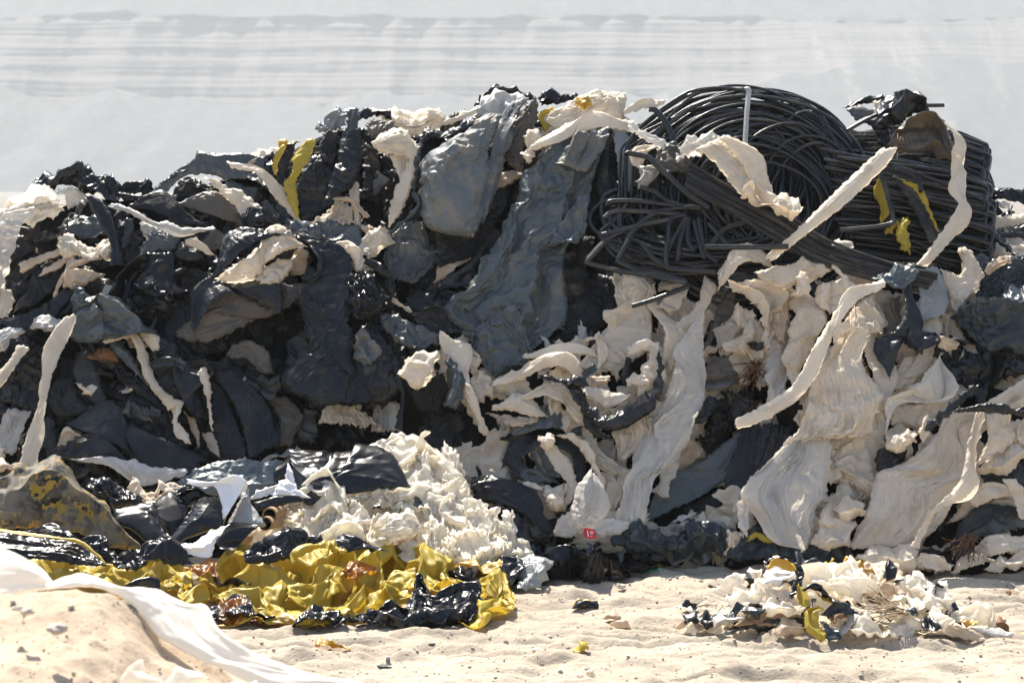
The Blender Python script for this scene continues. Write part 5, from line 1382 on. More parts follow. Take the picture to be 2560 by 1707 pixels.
roots("brown root tangle hanging right of the translucent pillar", 'G', 2310, 1030, 26, 85, .7, 3, ang=(95, 150))
roots("thin twig dangling from the mud-stained bag", 'D', 1300, 480, 3, 85, .98, 4, ang=(70, 95), px=3, cat='twig', name='twig', k=.5)
roots("brown rootlets in the black coiled film at the lower right", 'L', 1930, 1170, 22, 75, 1.14, 6, ang=(60, 150))

# ---------------------------------------------------------------- in front of the heap, left: mound, sheets, white heap, yellow tarpaulin
BG = 'black_gloss_film'
SK = 'black_smooth_sheet'
f("camouflage-patched dusty mound of covered rubbish at the left edge", 'camouflage_film', 'I', "-60,330 40,300 150,268 230,292 330,240 460,180 560,280 740,450 900,580 1000,740 1190,960", "-60,810 100,800 200,795 300,785 420,790 560,820 700,860 850,940 1000,965 1100,975 1180,985", .1, S=(14.55, .75), pl=1, k=.08, cr=.1, sc=.4, b=.3, rag=1, name='covered_mound', cat='covered mound')
f("bone-coloured rag left of the camouflage-patched mound", T, 'I', "-40,230 40,240 120,310", "-40,330 40,330 110,330", .3, S=(14.7, .75), pl=2, cr=.5, name='film_scrap')
f("ribbed grey-black cover below the camouflage-patched mound", BG, 'I', "-60,830 200,858 450,880 600,900 750,990 885,1100", "-60,1040 150,1050 350,1060 600,1090 720,1110 860,1118", .05, S=(13.95, 1.2), pl=5, k=.2, cr=.2, name='film_sheet')
f("black folded sheet running between mound and yellow tarpaulin", BG, 'I', "200,810 400,780 600,830 760,850 870,940 1050,980 1170,1050", "560,905 640,930 720,970 800,1040 950,1110 1100,1135 1175,1125", .1, S=(14.1, 1.2), pl=2, cr=.5, name='film_sheet')
rope("yellow hem along the ribbed grey-black cover", Y, 'I', "-40,800,22 0,815,24 200,845,22 500,885,22 650,915,24 780,1000,24 890,1105,20", .14, S=(13.9, 1.2), pl=1, k=.08, cr=.04, b=.05, name='film_hem')
f("black tent-shaped fold behind the yellow tarpaulin", BG, 'I', "1140,1000 1260,920 1400,910 1450,950 1595,1090", "1170,1120 1300,1110 1450,1112 1590,1100", .1, S=(14.2, 1.0), pl=1.5, cr=.5)
f("brown-black wavy sheet left of the glossy waves", BG, 'I', "740,430 850,405 1080,480 1185,570", "800,530 900,565 970,620 1185,600", .1, S=(15.0, .9), pl=2, cr=.6, name='film_sheet')
f("glossy black wave of sheet, left one", SK, 'I', "955,650 1100,605 1270,600 1340,740 1385,830 1440,890", "1000,770 1080,800 1150,840 1250,920 1350,915 1440,905", .16, S=(14.75, .9), pl=2, k=.2, cr=.15, sc=.5, name='film_sheet')
f("glossy black wave of sheet, middle one with a lit crest", SK, 'I', "1275,600 1360,530 1440,488 1580,600", "1340,740 1420,850 1500,800 1550,720", .12, S=(14.85, .9), pl=1.5, k=.22, cr=.15, sc=.5, name='film_sheet')
f("cream rumples behind the glossy black waves, left ones", W, 'I', "1080,440 1120,422 1290,500", "1100,520 1200,535 1290,535", .1, S=(15.1, .9), pl=3, cr=.7)
f("cream rumples behind the glossy black waves, right ones", W, 'I', "1290,490 1380,415 1530,450", "1300,540 1400,520 1520,500", .1, S=(15.1, .9), pl=3, cr=.7)
f("cream sheet lying under the two cream rumples", W, 'I', "1180,570 1300,530 1430,490", "1190,600 1290,600 1420,540", .04, S=(15.05, .9), pl=2, cr=.3)
f("long grey tongue of sheet with a sunlit left rim", SK, 'I', "1690,540 1540,690 1440,860 1418,935", "1840,540 1872,640 1850,780 1650,860 1450,950", .2, S=(14.7, .8), pl=1.2, k=.16, cr=.25, sc=.2, b=.3, name='sheet_roll', cat='sheet roll')
f("white curled edge topping the long grey tongue", 'white_sheet', 'I', "1570,390 1620,440 1800,470 1850,580 1860,720", "1720,420 1900,400 2035,395 2025,480 1920,650", .28, S=(14.75, .8), pl=1, k=.25, cr=.1, b=.3, rag=.6, name='sheet_roll', cat='sheet roll')
f("black hollow mouth of the curled sheet", SK, 'I', "1470,500 1560,462 1640,450", "1560,620 1680,560 1840,590", .12, S=(14.85, .8), pl=1, k=.3, cr=0, b=-.4, rag=.6, name='film_sheet')
f("silver-grey rounded panel right of the long grey tongue", 'silver_film', 'I', "2020,445 1950,620 1880,780", "2065,450 2120,600 2200,760 2100,785", .2, S=(14.8, .8), pl=1, k=.1, cr=.2, b=.4, rag=.6, name='sheet_roll', cat='sheet roll')
f("white folded sheet lying in front of the long grey tongue", 'white_sheet', 'I', "1445,945 1650,885 1800,815 1905,768", "1520,1005 1700,1025 1750,1000 1790,905", .2, S=(14.3, 1), pl=1, k=.12, cr=.2, rag=.6, name='film_sheet')
f("black hollow between the white folded sheet and the tubes", SK, 'I', "1790,900 1900,770 2160,775", "1850,970 1960,960 2100,830", .08, S=(14.5, .9), pl=1, k=.3, cr=.1, b=-.3, rag=.6)
f("broad teal-grey sheet spread behind the white curled edge", 'teal_grey_sheet', 'I', "1480,410 1650,300 1850,240 2100,232 2420,255", "1500,430 1700,505 2000,530 2120,530 2420,460", .1, S=(15.6, .7), pl=2, k=.08, cr=.15, rag=1, name='film_sheet')
f("pale strip rising right behind the teal-grey sheet", GW, 'J', "140,230 300,150 420,110", "180,240 330,190 440,150", .1, S=(15.9, .7), pl=2)
f("brown-black flap above the big glossy sheet's left corner", KD, 'J', "500,110 660,60 800,0", "560,120 680,100 770,40", .1, S=(16.0, .7), pl=2)
f("big glossy black sheet draped beside the white heap", SK, 'J', "392,130 640,112 860,128 872,92 1130,150 1295,425", "388,275 460,430 550,512 770,455 900,445 1250,410", .16, S=(15.1, .85), pl=2, k=.16, cr=.35, sc=.5, b=.16, rag=.8, name='film_sheet')
f("black turned-up lip left of the big glossy sheet", SK, 'J', "250,270 330,200 395,130", "260,390 350,370 395,300", .12, S=(15.1, .85), pl=1, k=.25, cr=.1, rag=.6)
f("white triangular fold under the turned-up lip", 'white_sheet', 'J', "362,240 300,380 250,475", "372,250 430,400 515,485", .22, S=(14.95, .85), pl=1, k=.2, cr=.2, rag=.6, name='film_sheet')
f("white glossy strips left of the white triangular fold", 'white_sheet', 'J', "90,480 180,420 310,370", "110,510 220,480 300,450", .12, S=(14.95, .85), pl=2, cr=.3)
f("black glossy curl under the white triangular fold", SK, 'J', "110,520 250,480 420,470", "150,590 300,560 480,520", .14, S=(14.85, .85), pl=1.5, cr=.2, rag=.8)


def cardboard_tube(label, crop, a, b, rpx, S, lift=0., len_m=.6):
    p0, p1 = pts(a, crop)[0], pts(b, crop)[0]
    Y0 = float(slope_depth(p0[1], S)) - lift
    P0 = at(p0[0], p0[1], Y0)
    P1 = at(p1[0], p1[1], Y0 + .32)
    d = (P1 - P0) / np.linalg.norm(P1 - P0)
    t = np.linspace(0, len_m, 12)[:, None]
    r = rpx * Y0 / FPX
    V1, F1, U1 = tube_mesh(P0 + t * d, np.full(12, r), 32)
    V2, F2, U2 = tube_mesh(P0 + t[::-1] * d, np.full(12, r * .8), 32)
    V = np.vstack([V1.reshape(-1, 3), V2.reshape(-1, 3)])
    n1 = len(V1.reshape(-1, 3))
    ring = []
    for j in range(32):
        k = (j + 1) % 32
        ring.append([j, k, n1 + 11 * 32 + (-k) % 32, n1 + 11 * 32 + (-j) % 32])
    # rebuild the inner tube with the same frame so the rim closes cleanly
    V2b = (V1.reshape(12, 32, 3) - (P0 + t * d)[:, None, :]) * .8 + (P0 + t * d)[:, None, :]
    V = np.vstack([V1.reshape(-1, 3), V2b.reshape(-1, 3)])
    rim = [[j, (j + 1) % 32, n1 + (j + 1) % 32, n1 + j] for j in range(32)]
    F = np.vstack([F1, F1[:, ::-1] + n1, np.array(rim)])
    o = mesh_from('cardboard_tube', V, F, 'cardboard', np.vstack([U1, U1]))
    return tag(o, label, 'cardboard tube')


cardboard_tube("upper cardboard tube with its open end beside the white heap", 'J', "222,625", "300,590", 19, (14.75, .85), .1)
cardboard_tube("lower cardboard tube with its open end beside the white heap", 'J', "192,690", "280,660", 18, (14.7, .85), .1)
cardboard_tube("cardboard tube half hidden in the black hollow of the rolled sheet", 'I', "1945,905", "2050,880", 17, (14.6, .9), .05, .4)

# white heap
WH = (15.2, .85)
for lab, m_, l_, r_, lf, kw in (
    ("upper left ridge of the white heap beside the glossy sheet", "clean_film", "960,115 1020,75 1180,55 1260,120 1360,165", "1100,155 1200,185 1300,225 1385,225", .05, {}),
    ("smooth hazy slope between glossy sheet and the white ridge", 'hazy_film', "1140,160 1200,300 1290,435", "1375,200 1440,300 1450,450", .1, dict(cr=.6)),
    ("right ridge of the white heap running down from the short roll", "clean_film", "1370,200 1530,230 1650,340 1660,490", "1400,420 1480,480 1560,545 1620,565", .08, {}),
    ("steep frilly right flank of the white heap", "clean_film", "1600,530 1780,540 1960,740 2015,890", "1500,580 1640,700 1800,830 1960,960", .14, {}),
    ("frothy left shoulder of the white heap above the tubes", "clean_film", "320,610 400,530 480,485 600,415 700,465", "300,710 450,705 600,725 760,705 830,640", .22, {}),
    ("tall frothy crest of the white heap", "clean_film", "690,465 820,405 950,385 1060,350 1130,385", "750,650 900,580 1000,560 1100,520 1160,470", .2, {}),
    ("long white slope right of the frothy crest", "clean_film", "1090,385 1300,430 1500,490 1650,560 1790,690", "1130,560 1300,620 1450,660 1600,730 1720,790", .24, {}),
    ("round translucent bag in the middle of the white heap", 'hazy_film', "1010,650 1120,585 1280,600 1335,660", "1100,860 1180,850 1280,800 1340,730", .42, dict(b=.3, cr=.5)),
    ("cream drape left of the round translucent bag", "clean_film", "1000,650 950,790 1110,890", "1060,640 1120,780 1170,890", .38, dict(cr=.5)),
    ("wide lower apron of the white heap touching the yellow tarpaulin", "clean_film", "1330,700 1300,840 1350,975", "1770,720 1850,860 1800,985", .36, dict(cr=.9)),
    ("lower right corner of the white heap above the black ground sheet", "clean_film", "1750,700 1740,850 1790,985", "1830,720 1990,860 1990,960", .3, {}),
    ("long white tail of the heap reaching left below the tubes", "clean_film", "-20,800 150,735 330,650", "10,890 200,790 400,715", .2, dict(cr=.6)),
    ("white billow left of the cream drape", "clean_film", "620,745 780,670 930,790", "690,835 800,840 925,825", .38, {}),
    ("hazy billow above the white billow", 'hazy_film', "700,640 850,560 960,600", "760,760 880,760 960,720", .3, {}),
    ("creamy hollow folds below the round translucent bag", T, "1120,780 1140,860 1200,900", "1300,760 1330,840 1330,900", .34, {}),
    ("hazy lower folds left of the wide apron", 'hazy_film', "1180,860 1200,920 1260,950", "1330,820 1350,900 1380,975", .4, {}),
    ("white shreds at the far right tip of the white heap", "clean_film", "1640,520 1700,560 1780,600", "1590,560 1680,640 1770,680", .12, {}),
):
    d_ = dict(pl=5, cr=.45, sc=.3, b=.12, rag=7, k=.62)
    d_.update(kw)
    f(lab, m_, 'J', l_, r_, lf, S=WH, **d_)
f("short white roll poking right from the white heap's ridge", 'clean_film', 'J', "1395,205 1440,185 1500,168", "1410,232 1460,222 1505,205", .14, S=WH, pl=1, cr=.2, b=.5, name='film_roll')
f("black glossy bag lying against the white heap's left foot", BG, 'J', "40,905 200,780 420,728 560,770 665,835", "60,985 200,985 380,945 500,880 640,855", .3, S=(14.3, 1.1), pl=4, k=.2, cr=.35, name='film_bag')
f("shiny black rag with a yellow edge below the white billow", BG, 'J', "690,885 720,820 900,808 1090,885", "750,905 850,905 950,895 1085,895", .25, S=(14.2, 1.2), pl=2, cr=1.0)
rope("yellow rim curling round the shiny black rag", Y, 'J', "405,990,36 430,920,40 560,865,44 660,850,36", .3, S=(14.1, 1.2), lobes=5, depth=.2)
rope("second yellow rim standing right of the first", Y, 'J', "640,930,30 690,830,40 720,870,44 800,900,36", .3, S=(14.05, 1.2), lobes=5, depth=.2)
f("dark scrap caught at the crest of the white heap", K, 'J', "990,540 1040,535", "1010,580 1085,585", .42, S=WH, pl=1, cr=.5, name='film_scrap')
f("grey scrap on the slope right of the frothy crest", G, 'J', "1290,500 1350,490", "1310,530 1380,550", .4, S=WH, pl=1, cr=.5, name='film_scrap')

# shiny black ground sheet between the heaps
f("shiny crumpled black sheet spread on the ground before the heap", BG, 'K', "150,1330 290,1250 430,1200 640,1190 860,1150 1100,1180 1300,1260 1450,1370", "100,1560 300,1550 560,1520 760,1510 960,1530 1130,1500 1220,1450 1430,1400", .02, S=(14.95, 12.), pl=2, k=.15, cr=1.0, sc=.4, name='ground_sheet', cat='plastic sheet')
f("silver fold painting the sun glare on the shiny crumpled black sheet", 'silver_film', 'K', "300,1320 330,1400 320,1530", "590,1330 540,1420 400,1560", .1, S=(14.5, 3.), pl=1.5, cr=.5)  # highlight of the black sheet painted as silver film
f("black crumpled fringe between white heap and ground sheet", BG, 'J', "1480,1010 1700,1000 1980,900 2080,920", "1700,1090 1850,1130 1940,1170 2100,1100", .04, S=(14.5, 2.5), pl=2, cr=1.2)
f("olive tip of tarpaulin under the white heap's right corner", 'mustard_film', 'J', "1640,1000 1800,975 1950,970", "1700,1010 1850,1040 1955,1040", .1, S=(14.4, 2.5), pl=2, cr=.6)

# yellow tarpaulin: one thing, its folds are parts
tp = empty('yellow_tarpaulin', at(750, 1560, 13.6), "large crumpled yellow and black tarpaulin spread on the sand", 'tarpaulin')
TS = (13.6, 14)
kw = dict(S=TS, pl=2, k=.1, cr=.7, sc=.46, rag=2, parent=tp, b=.05)
f(None, Y, 'I', "270,1055 450,1040 560,1065 800,1085 1000,1115 1200,1110 1380,1095 1560,1110", "330,1200 450,1240 700,1250 880,1280 1050,1310 1250,1290 1400,1270 1580,1290", .02, name='fold', **kw)
f(None, Y, 'J', "-330,1010 0,1000 300,960 500,980 750,940 900,890 1100,890 1260,960", "-260,1180 -100,1270 100,1310 300,1370 500,1375 720,1350 900,1270 1100,1210 1310,1180", .06, name='sheet', **kw)
f(None, Y, 'J', "1230,950 1500,1020 1640,1090 1900,1170 2065,1265", "1280,1180 1340,1180 1440,1200 1700,1240 1850,1280 2000,1310", .06, name='sheet', **kw)
f("bright corner of the tarpaulin at its right tip", Y, 'J', "1835,1290 2000,1225 2070,1270", "1630,1430 1820,1458 2045,1335", .12, name='fold', **kw)
f(None, Y, 'J', "720,1350 1000,1260 1310,1195", "760,1385 1050,1340 1295,1270", .16, name='fold', **kw)
f(None, Y, 'J', "-60,1250 0,1275 200,1335 400,1385 640,1400", "-150,1410 200,1440 500,1470 665,1465", .06, name='fold', **kw)
f(None, Y, 'J', "520,1110 620,1050 780,1080", "540,1230 680,1220 800,1200", .14, name='fold', **kw)
f(None, Y, 'J', "860,960 1000,900 1180,920", "900,1020 1080,1010 1240,1000", .14, name='fold', **kw)
f(None, Y, 'J', "300,1150 420,1090 560,1120", "330,1260 460,1270 580,1240", .12, name='fold', **kw)
f(None, Y, 'J', "1430,1130 1550,1090 1800,1150", "1450,1190 1600,1190 1830,1190", .12, name='fold', **kw)
f(None, Y, 'I', "1270,1330 1320,1265 1480,1270 1600,1350", "1330,1350 1380,1330 1450,1320 1520,1400", .12, name='rolled_fold', S=TS, pl=6, cr=.3, parent=tp)
f("pale sunlit fold of the tarpaulin", Y, 'I', "1500,1370 1600,1330 1740,1350", "1560,1450 1650,1430 1730,1390", .16, name='fold', **kw)
f("black crumpled underside", BG, 'J', "880,1400 1100,1330 1290,1265 1365,1145 1500,1190 1730,1200 1845,1285", "900,1412 1150,1445 1400,1452 1560,1435 1700,1395 1760,1350", .18, name='underside', S=(13.62, 5), pl=3, k=.2, cr=.9, sc=.22, parent=tp)
f("black underside strip", BG, 'J', "740,1385 900,1380 1060,1350", "760,1410 900,1415 1080,1400", .1, name='underside', S=(13.62, 5), pl=2, cr=.6, parent=tp)
f("black folded corner", BG, 'J', "410,1440 520,1360 590,1315 640,1345 790,1395", "450,1458 560,1455 650,1452 720,1430 785,1405", .2, name='underside', S=(13.62, 5), pl=2, cr=.7, parent=tp)
f("black edge below the rolled folds", BG, 'I', "1020,1300 1150,1260 1320,1260", "1040,1320 1180,1315 1300,1320", .12, name='underside', S=(13.62, 5), pl=1, cr=.4, parent=tp)
f("black strip beside the amber fold", BG, 'I', "1780,1130 1880,1190 2080,1240", "1790,1250 1900,1270 2000,1270", .1, name='underside', S=(13.62, 5), pl=2, cr=.6, parent=tp)
f("black fold with amber lining", BG, 'N', "1220,462 1400,395 1530,372 1610,420 1690,480 1840,548", "1390,566 1450,566 1520,564 1600,556 1680,554 1830,554", .12, name='fold', S=(13.62, 4), pl=2, cr=.5, parent=tp)
f("yellow lining painted amber as if lit from behind", 'backlit_yellow_film', 'N', "1420,470 1530,410 1590,440 1680,500", "1440,540 1520,545 1600,540 1670,545", .2, name='fold', S=(13.62, 4), pl=2, cr=.5, parent=tp)
f("yellow translucent fold painted amber as if backlit", 'backlit_yellow_film', 'I', "1530,1130 1640,1085 1760,1070 1830,1190", "1560,1140 1650,1170 1720,1190 1800,1200", .2, name='fold', S=(13.62, 5), pl=3, cr=.55, parent=tp)
f("yellow translucent fold painted amber as if backlit", 'backlit_yellow_film', 'J', "775,1040 840,985 940,985 1045,1055", "790,1050 850,1090 900,1075 1030,1062", .2, name='fold', S=(13.62, 5), pl=3, cr=.55, parent=tp)
f("yellow front lip under the amber fold", 'mustard_film', 'N', "1400,575 1700,530 2000,570", "1450,585 1800,575 2100,590", .1, name='fold', S=TS, pl=2, cr=.5, parent=tp)

# red label on the ground by the pod-shaped bag
rl = f("small red label scrap with white marks at the heap's foot", 'red_label', 'K', "862,1070 905,1072 960,1085", "875,1138 920,1148 966,1150", 1.02, pl=1, k=.12, cr=.1, rag=.5, b=.08, tuck=.0, name='red_label', cat='label', lift2=1.02)
for s_ in ("896,1088,7 900,1112,7 905,1138,7", "918,1098,6 934,1100,6 946,1106,6", "920,1118,5 930,1112,5 938,1120,5", "922,1136,5 940,1134,5"):
    a_ = smooth(pts(s_, 'K'), 14)
    Y_ = slope_depth(a_[:, 1], HEAP) - 1.07
    V_, F_, U_ = tube_mesh(at(a_[:, 0], a_[:, 1], Y_), a_[:, 2] / 2 * Y_ / FPX, 6, flat=.3)
    mesh_from('print', V_, F_, 'white_print', U_, parent=rl)

# white sheet over the foreground sand mound
f("overexposed white sheet draped over the far edge of the sand mound", 'bright_sheet', 'N', "330,300 560,255 800,340 1000,355 1200,440 1330,465 1430,625 1700,765 2060,895 2400,960", "330,350 560,345 700,370 900,490 1050,640 1250,760 1450,860 1620,960 1700,1020", -.02, S=(6.4, 1.0), pl=2, k=.04, cr=.07, sc=.4, b=.06, rag=1, name='white_sheet', cat='plastic sheet', res=.01)
f("white hump of sheet behind the sand mound at the left edge", 'bright_sheet', 'N', "-120,100 -20,86 40,82 150,130 270,205 350,300", "-120,420 0,400 80,380 180,360 280,350 340,345", -.1, S=(6.5, 1.0), pl=1, k=.04, cr=.05, b=.15, rag=1, name='white_sheet', cat='plastic sheet', res=.01)
f("white tuft of film on the sand mound near the bottom edge", 'clean_film', 'N', "790,1010 850,860 920,812", "1090,1010 980,900 940,815", .0, S=(6.62, .2), pl=2, cr=.6, b=.2, rag=2, name='film_scrap', res=.01)
f("low white film scrap at the bottom edge, right of the tuft", 'clean_film', 'N', "1100,930 1200,890 1400,930 1650,950", "1090,1020 1250,1020 1450,1020 1650,1020", .0, S=(6.6, .2), pl=2, cr=.6, b=.15, rag=2, name='film_scrap', res=.01)

# ---------------------------------------------------------------- small rubbish heap on the sand at the right
SMS = (13.3, 1.0)
BS = dict(S=SMS, sc=.16, b=.13, rag=4, k=.42, res=.006)


def sm(label, m_, l_, r_, lift=.1, crop='M', name='film_scrap', cat='plastic scrap', **kw):
    d = dict(BS)
    d.update(dict(pl=2, cr=.8))
    d.update(kw)
    return f(label, m_, crop, l_, r_, lift, name=name, cat=cat, **d)


sm("cream neck of film at the small heap's top left", 'clean_film', "570,290 640,180 720,82", "650,310 740,230 800,125", .12)
sm("bright white pillow of film under the black arching ribbon", 'white_sheet', "650,210 700,165 860,160", "660,270 760,265 855,230", .22, b=.4, cr=.3, name='film_bag')
sm("hazy puff at the small heap's left shoulder", 'hazy_film', "340,290 430,222 560,245", "400,320 480,325 570,310", .0)
sm("large cream billow in the middle of the small heap", 'clean_film', "885,250 960,180 1100,140 1250,140 1370,230", "890,280 980,300 1150,310 1280,340 1370,310", .22, b=.3)
sm("lower cream bulge of the large billow", 'clean_film', "1080,220 1200,200 1380,230", "1120,300 1250,340 1390,300", .3, b=.35, cr=.5)
sm("yellowish cream dome at the back of the small heap", T, "1250,150 1380,122 1500,130 1570,230", "1300,210 1400,230 1500,240 1560,245", .0, cr=.3)
sm("large white flap slanting down the small heap's right side", 'hazy_film', "1580,200 1640,180 1850,240", "1620,330 1750,400 1885,435", .16, cr=.4)
sm("white froth in the middle right of the small heap", 'clean_film', "1410,260 1550,250 1700,290 1800,370", "1430,330 1550,390 1680,420 1780,430", .22)
sm("peach-tinted roll above the straw", T, "1400,270 1480,255 1570,310", "1430,320 1500,320 1580,340", .3, b=.4)
sm("white shreds at the small heap's left middle", 'clean_film', "370,440 440,340 560,300", "420,450 520,420 650,340", .16, rag=7)
sm("hazy folds below the bright white pillow", 'hazy_film', "560,310 640,270 760,300 860,370", "560,360 660,350 760,370 850,390", .2)
sm("white crumple with a hole left of the yellow strap", 'clean_film', "650,420 710,350 840,400", "680,460 760,465 845,440", .3)
sm("long pale roll across the small heap's lower middle", GW, "1070,560 1180,490 1310,440", "1110,590 1220,540 1320,480", .3, b=.4, name='film_roll', cat='plastic roll')
sm("cream crest of film at the small heap's lower middle", 'clean_film', "1260,510 1310,470 1400,520 1510,590", "1230,580 1300,600 1400,605 1500,605", .34)
sm("fan of pale pleats low on the small heap", 'clean_film', "1480,510 1560,480 1660,480", "1490,580 1570,590 1680,560", .3, pl=6)
sm("white flag-like flap low on the small heap's right", 'clean_film', "1730,470 1760,410 1810,430", "1780,540 1840,545 1885,505", .32, cr=.3)
sm("white film train at the small heap's right end", 'clean_film', "1850,470 1960,420 2090,410 2170,490", "1880,500 1980,510 2080,520 2160,545", .12)
sm("sand-dusted film half buried before the cardboard", T, "720,570 790,490 900,520", "740,600 820,590 900,570", .3, cr=.5)
sm("white wedge left of the brown cardboard", GW, "330,530 350,470 500,465", "350,540 450,525 520,490", .2, cr=.4)
sm("pale scrap left of the black shards", 'clean_film', "110,400 150,410 200,440", "120,440 170,455 220,470", .05)
sm("cream chip above the black shards", T, "230,390 280,372 340,385", "240,412 290,412 335,408", .1, cr=.2)
sm("olive-white shreds below the black shards", T, "90,545 180,525 300,520", "130,550 200,548 310,542", .06, rag=6)
sm("left black shard of the small heap", K, "135,450 200,440 220,470", "140,520 190,515 220,500", .1)
sm("right black shard of the small heap", K, "230,470 300,440 370,420", "240,520 320,525 350,470", .1, cr=1)
sm("black crumpled plastic near the small heap's left middle", 'dark_blue_film', "410,455 520,400 570,390 660,420", "430,470 520,470 590,475 650,440", .32)
sm("dark slate rag above the lower yellow strap", 'dark_blue_film', "1040,440 1150,390 1270,440", "1060,465 1160,470 1260,460", .34)
sm("black rag beside the straw's foot", K, "1560,430 1610,420 1660,445", "1570,460 1620,468 1650,460", .34)
sm("black wedge below the flag-like flap", K, "1690,520 1720,485 1810,540", "1700,555 1760,558 1800,552", .34)
sm("pointed black fin standing up from the small heap's top", K, "1462,98 1435,165 1428,218", "1475,105 1497,165 1492,216", .16, pl=1, cr=.2, rag=1)
sm("small black fin at the small heap's right end", K, "1885,362 1878,430", "1900,370 1918,432", .16, pl=1, cr=.2, rag=1)
sm("black bar with a yellow edge below the pointed fin", 'hose_flat', "1440,250 1560,225", "1445,262 1560,238", .3, pl=1, cr=.2, rag=1)
sm("dark tuft of film at the small heap's crest", K, "870,140 890,88 1010,100", "900,190 950,190 1020,150", .06, cr=1.1)
sm("yellow rag hanging in the dark tuft", 'mustard_film', "905,120 930,160 940,200", "940,150 965,165 950,205", .14)
sm("yellow band lying over the small heap's crest", Y, "1030,150 1080,110 1100,95", "1050,165 1095,135 1105,110", .12)
sm("mustard strap along the crest right of the dark tuft", 'mustard_film', "1125,130 1230,115 1380,190", "1130,150 1240,140 1370,200", .16)
rope("black arching ribbon over the bright white pillow", BG, 'M', "645,190,22 690,125,32 780,125,40 870,165,46 895,220,50 860,290,48 830,345,44", .34, S=SMS, lobes=5, depth=.25, twist=2, flat=.45)
rope("mustard lining inside the black arching ribbon", 'mustard_film', 'M', "675,160,26 730,130,30 800,140,30 860,165,24", .38, S=SMS, lobes=5, depth=.25, twist=2, flat=.45)
sm("yellow strap end below the black arching ribbon", Y, "868,270 868,330 880,385", "898,270 925,340 942,400", .4, pl=1, cr=.3)
rope("black curved handle strap across the large cream billow", BG, 'M', "905,300,20 960,278,22 1020,300,26 1080,345,28 1130,385,24", .44, S=SMS, lobes=4, depth=.2, twist=1, flat=.5)
sm("mustard underside of the curved handle strap", 'mustard_film', "985,300 1050,350 1120,395", "1005,330 1060,370 1125,392", .42, pl=1, cr=.2)
sm("lower yellow strap bent over the cardboard", Y, "1000,398 945,450 955,530 1020,600", "1028,425 1003,480 1010,540 1040,605", .42, pl=1, cr=.3)
sm("black end of the lower yellow strap", 'dark_blue_film', "1005,500 1030,560 1060,620", "1060,510 1120,570 1155,612", .4, pl=1, cr=.5)
sm("brown cardboard flap, upper one of the small heap", 'cardboard', "500,505 570,465 670,448 800,455 950,470", "520,515 640,500 690,485 800,475 940,482", .28, cr=.2, pl=1, k=.05, name='cardboard_flap', cat='cardboard')
sm("brown cardboard flap, lower one of the small heap", 'cardboard', "470,525 560,505 700,515 850,520", "490,535 600,525 720,530 830,535", .26, cr=.2, pl=1, k=.05, name='cardboard_flap', cat='cardboard')
sm("black scrap standing in for the shade between the two cardboard flaps", K, "500,520 640,480 900,485", "540,560 700,560 940,540", .16)  # black film put in as the shade of the gap
sm("brown splintered wood end beside the lower yellow strap", 'cardboard', "1060,440 1110,430 1180,430", "1090,500 1130,505 1190,470", .34, cr=.6, name='wood_scrap', cat='wood')
sm("pale torn cardboard sheet at the small heap's right foot", 'pale_cardboard', "1640,580 1780,570 1870,535 2000,560", "1800,592 1930,610 2080,655 2130,640", .22, cr=.3, pl=1, k=.05, name='cardboard_sheet', cat='cardboard')
sm("whitish board beside the pale torn cardboard", GW, "2000,530 2120,540 2285,572", "2040,575 2140,600 2260,612", .2, cr=.15, pl=1, k=.05, name='board_scrap', cat='board')
sm("black scrap standing in for the shade under the pale torn cardboard", K, "1650,582 1800,588 1990,610", "1690,610 1830,630 1990,640", .1)  # shadow beneath the board painted as black film
sm("black and olive crumbs at the small heap's right end", 'mustard_film', "1940,490 1990,490 2040,500", "1950,515 2000,520 2040,520", .26, cr=1)
sm("brown burnt scrap near the small heap's right end", 'dry_brown', "2160,540 2210,505 2250,555", "2180,555 2220,560 2250,562", .1, cr=1)
sm("olive leaf and black scrap at the right edge of the sand", 'mustard_film', "2290,600 2340,585 2380,600", "2300,625 2340,630 2380,628", .05, cr=1)
roots("sheaf of dry straw in the small heap", 'M', 1560, 430, 38, 120, .3, 9, mat='straw', S=SMS, ang=(165, 215), px=3.2, cat='straw', name='straw_sheaf', k=.35)
roots("straw fibres below the sheaf of dry straw", 'M', 1600, 450, 16, 90, .34, 10, mat='straw', S=SMS, ang=(160, 190), px=3, cat='straw', name='straw_sheaf', k=.3)

# ---------------------------------------------------------------- odd scraps and stones on the sand
CROPS['Q'] = (560, 1420, 1.96)


def on_ground(label, m_, l_, r_, name, cat, crop='Q', hgt=.03, **kw):
    v = pts(l_, crop)[:, 1].mean()
    vb = max(pts(l_, crop)[:, 1].max(), pts(r_, crop)[:, 1].max())
    q = -(vb - PH / 2) / FPX
    Yg = -CAM_H / ((-SP + q * CP) / (CP + q * SP))
    d = dict(S=(float(Yg), .6), pl=1, cr=.7, sc=.08, b=.3, rag=1.5, res=.006, tuck=.02)
    d.update(kw)
    return f(label, m_, crop, l_, r_, 0., name=name, cat=cat, **d)



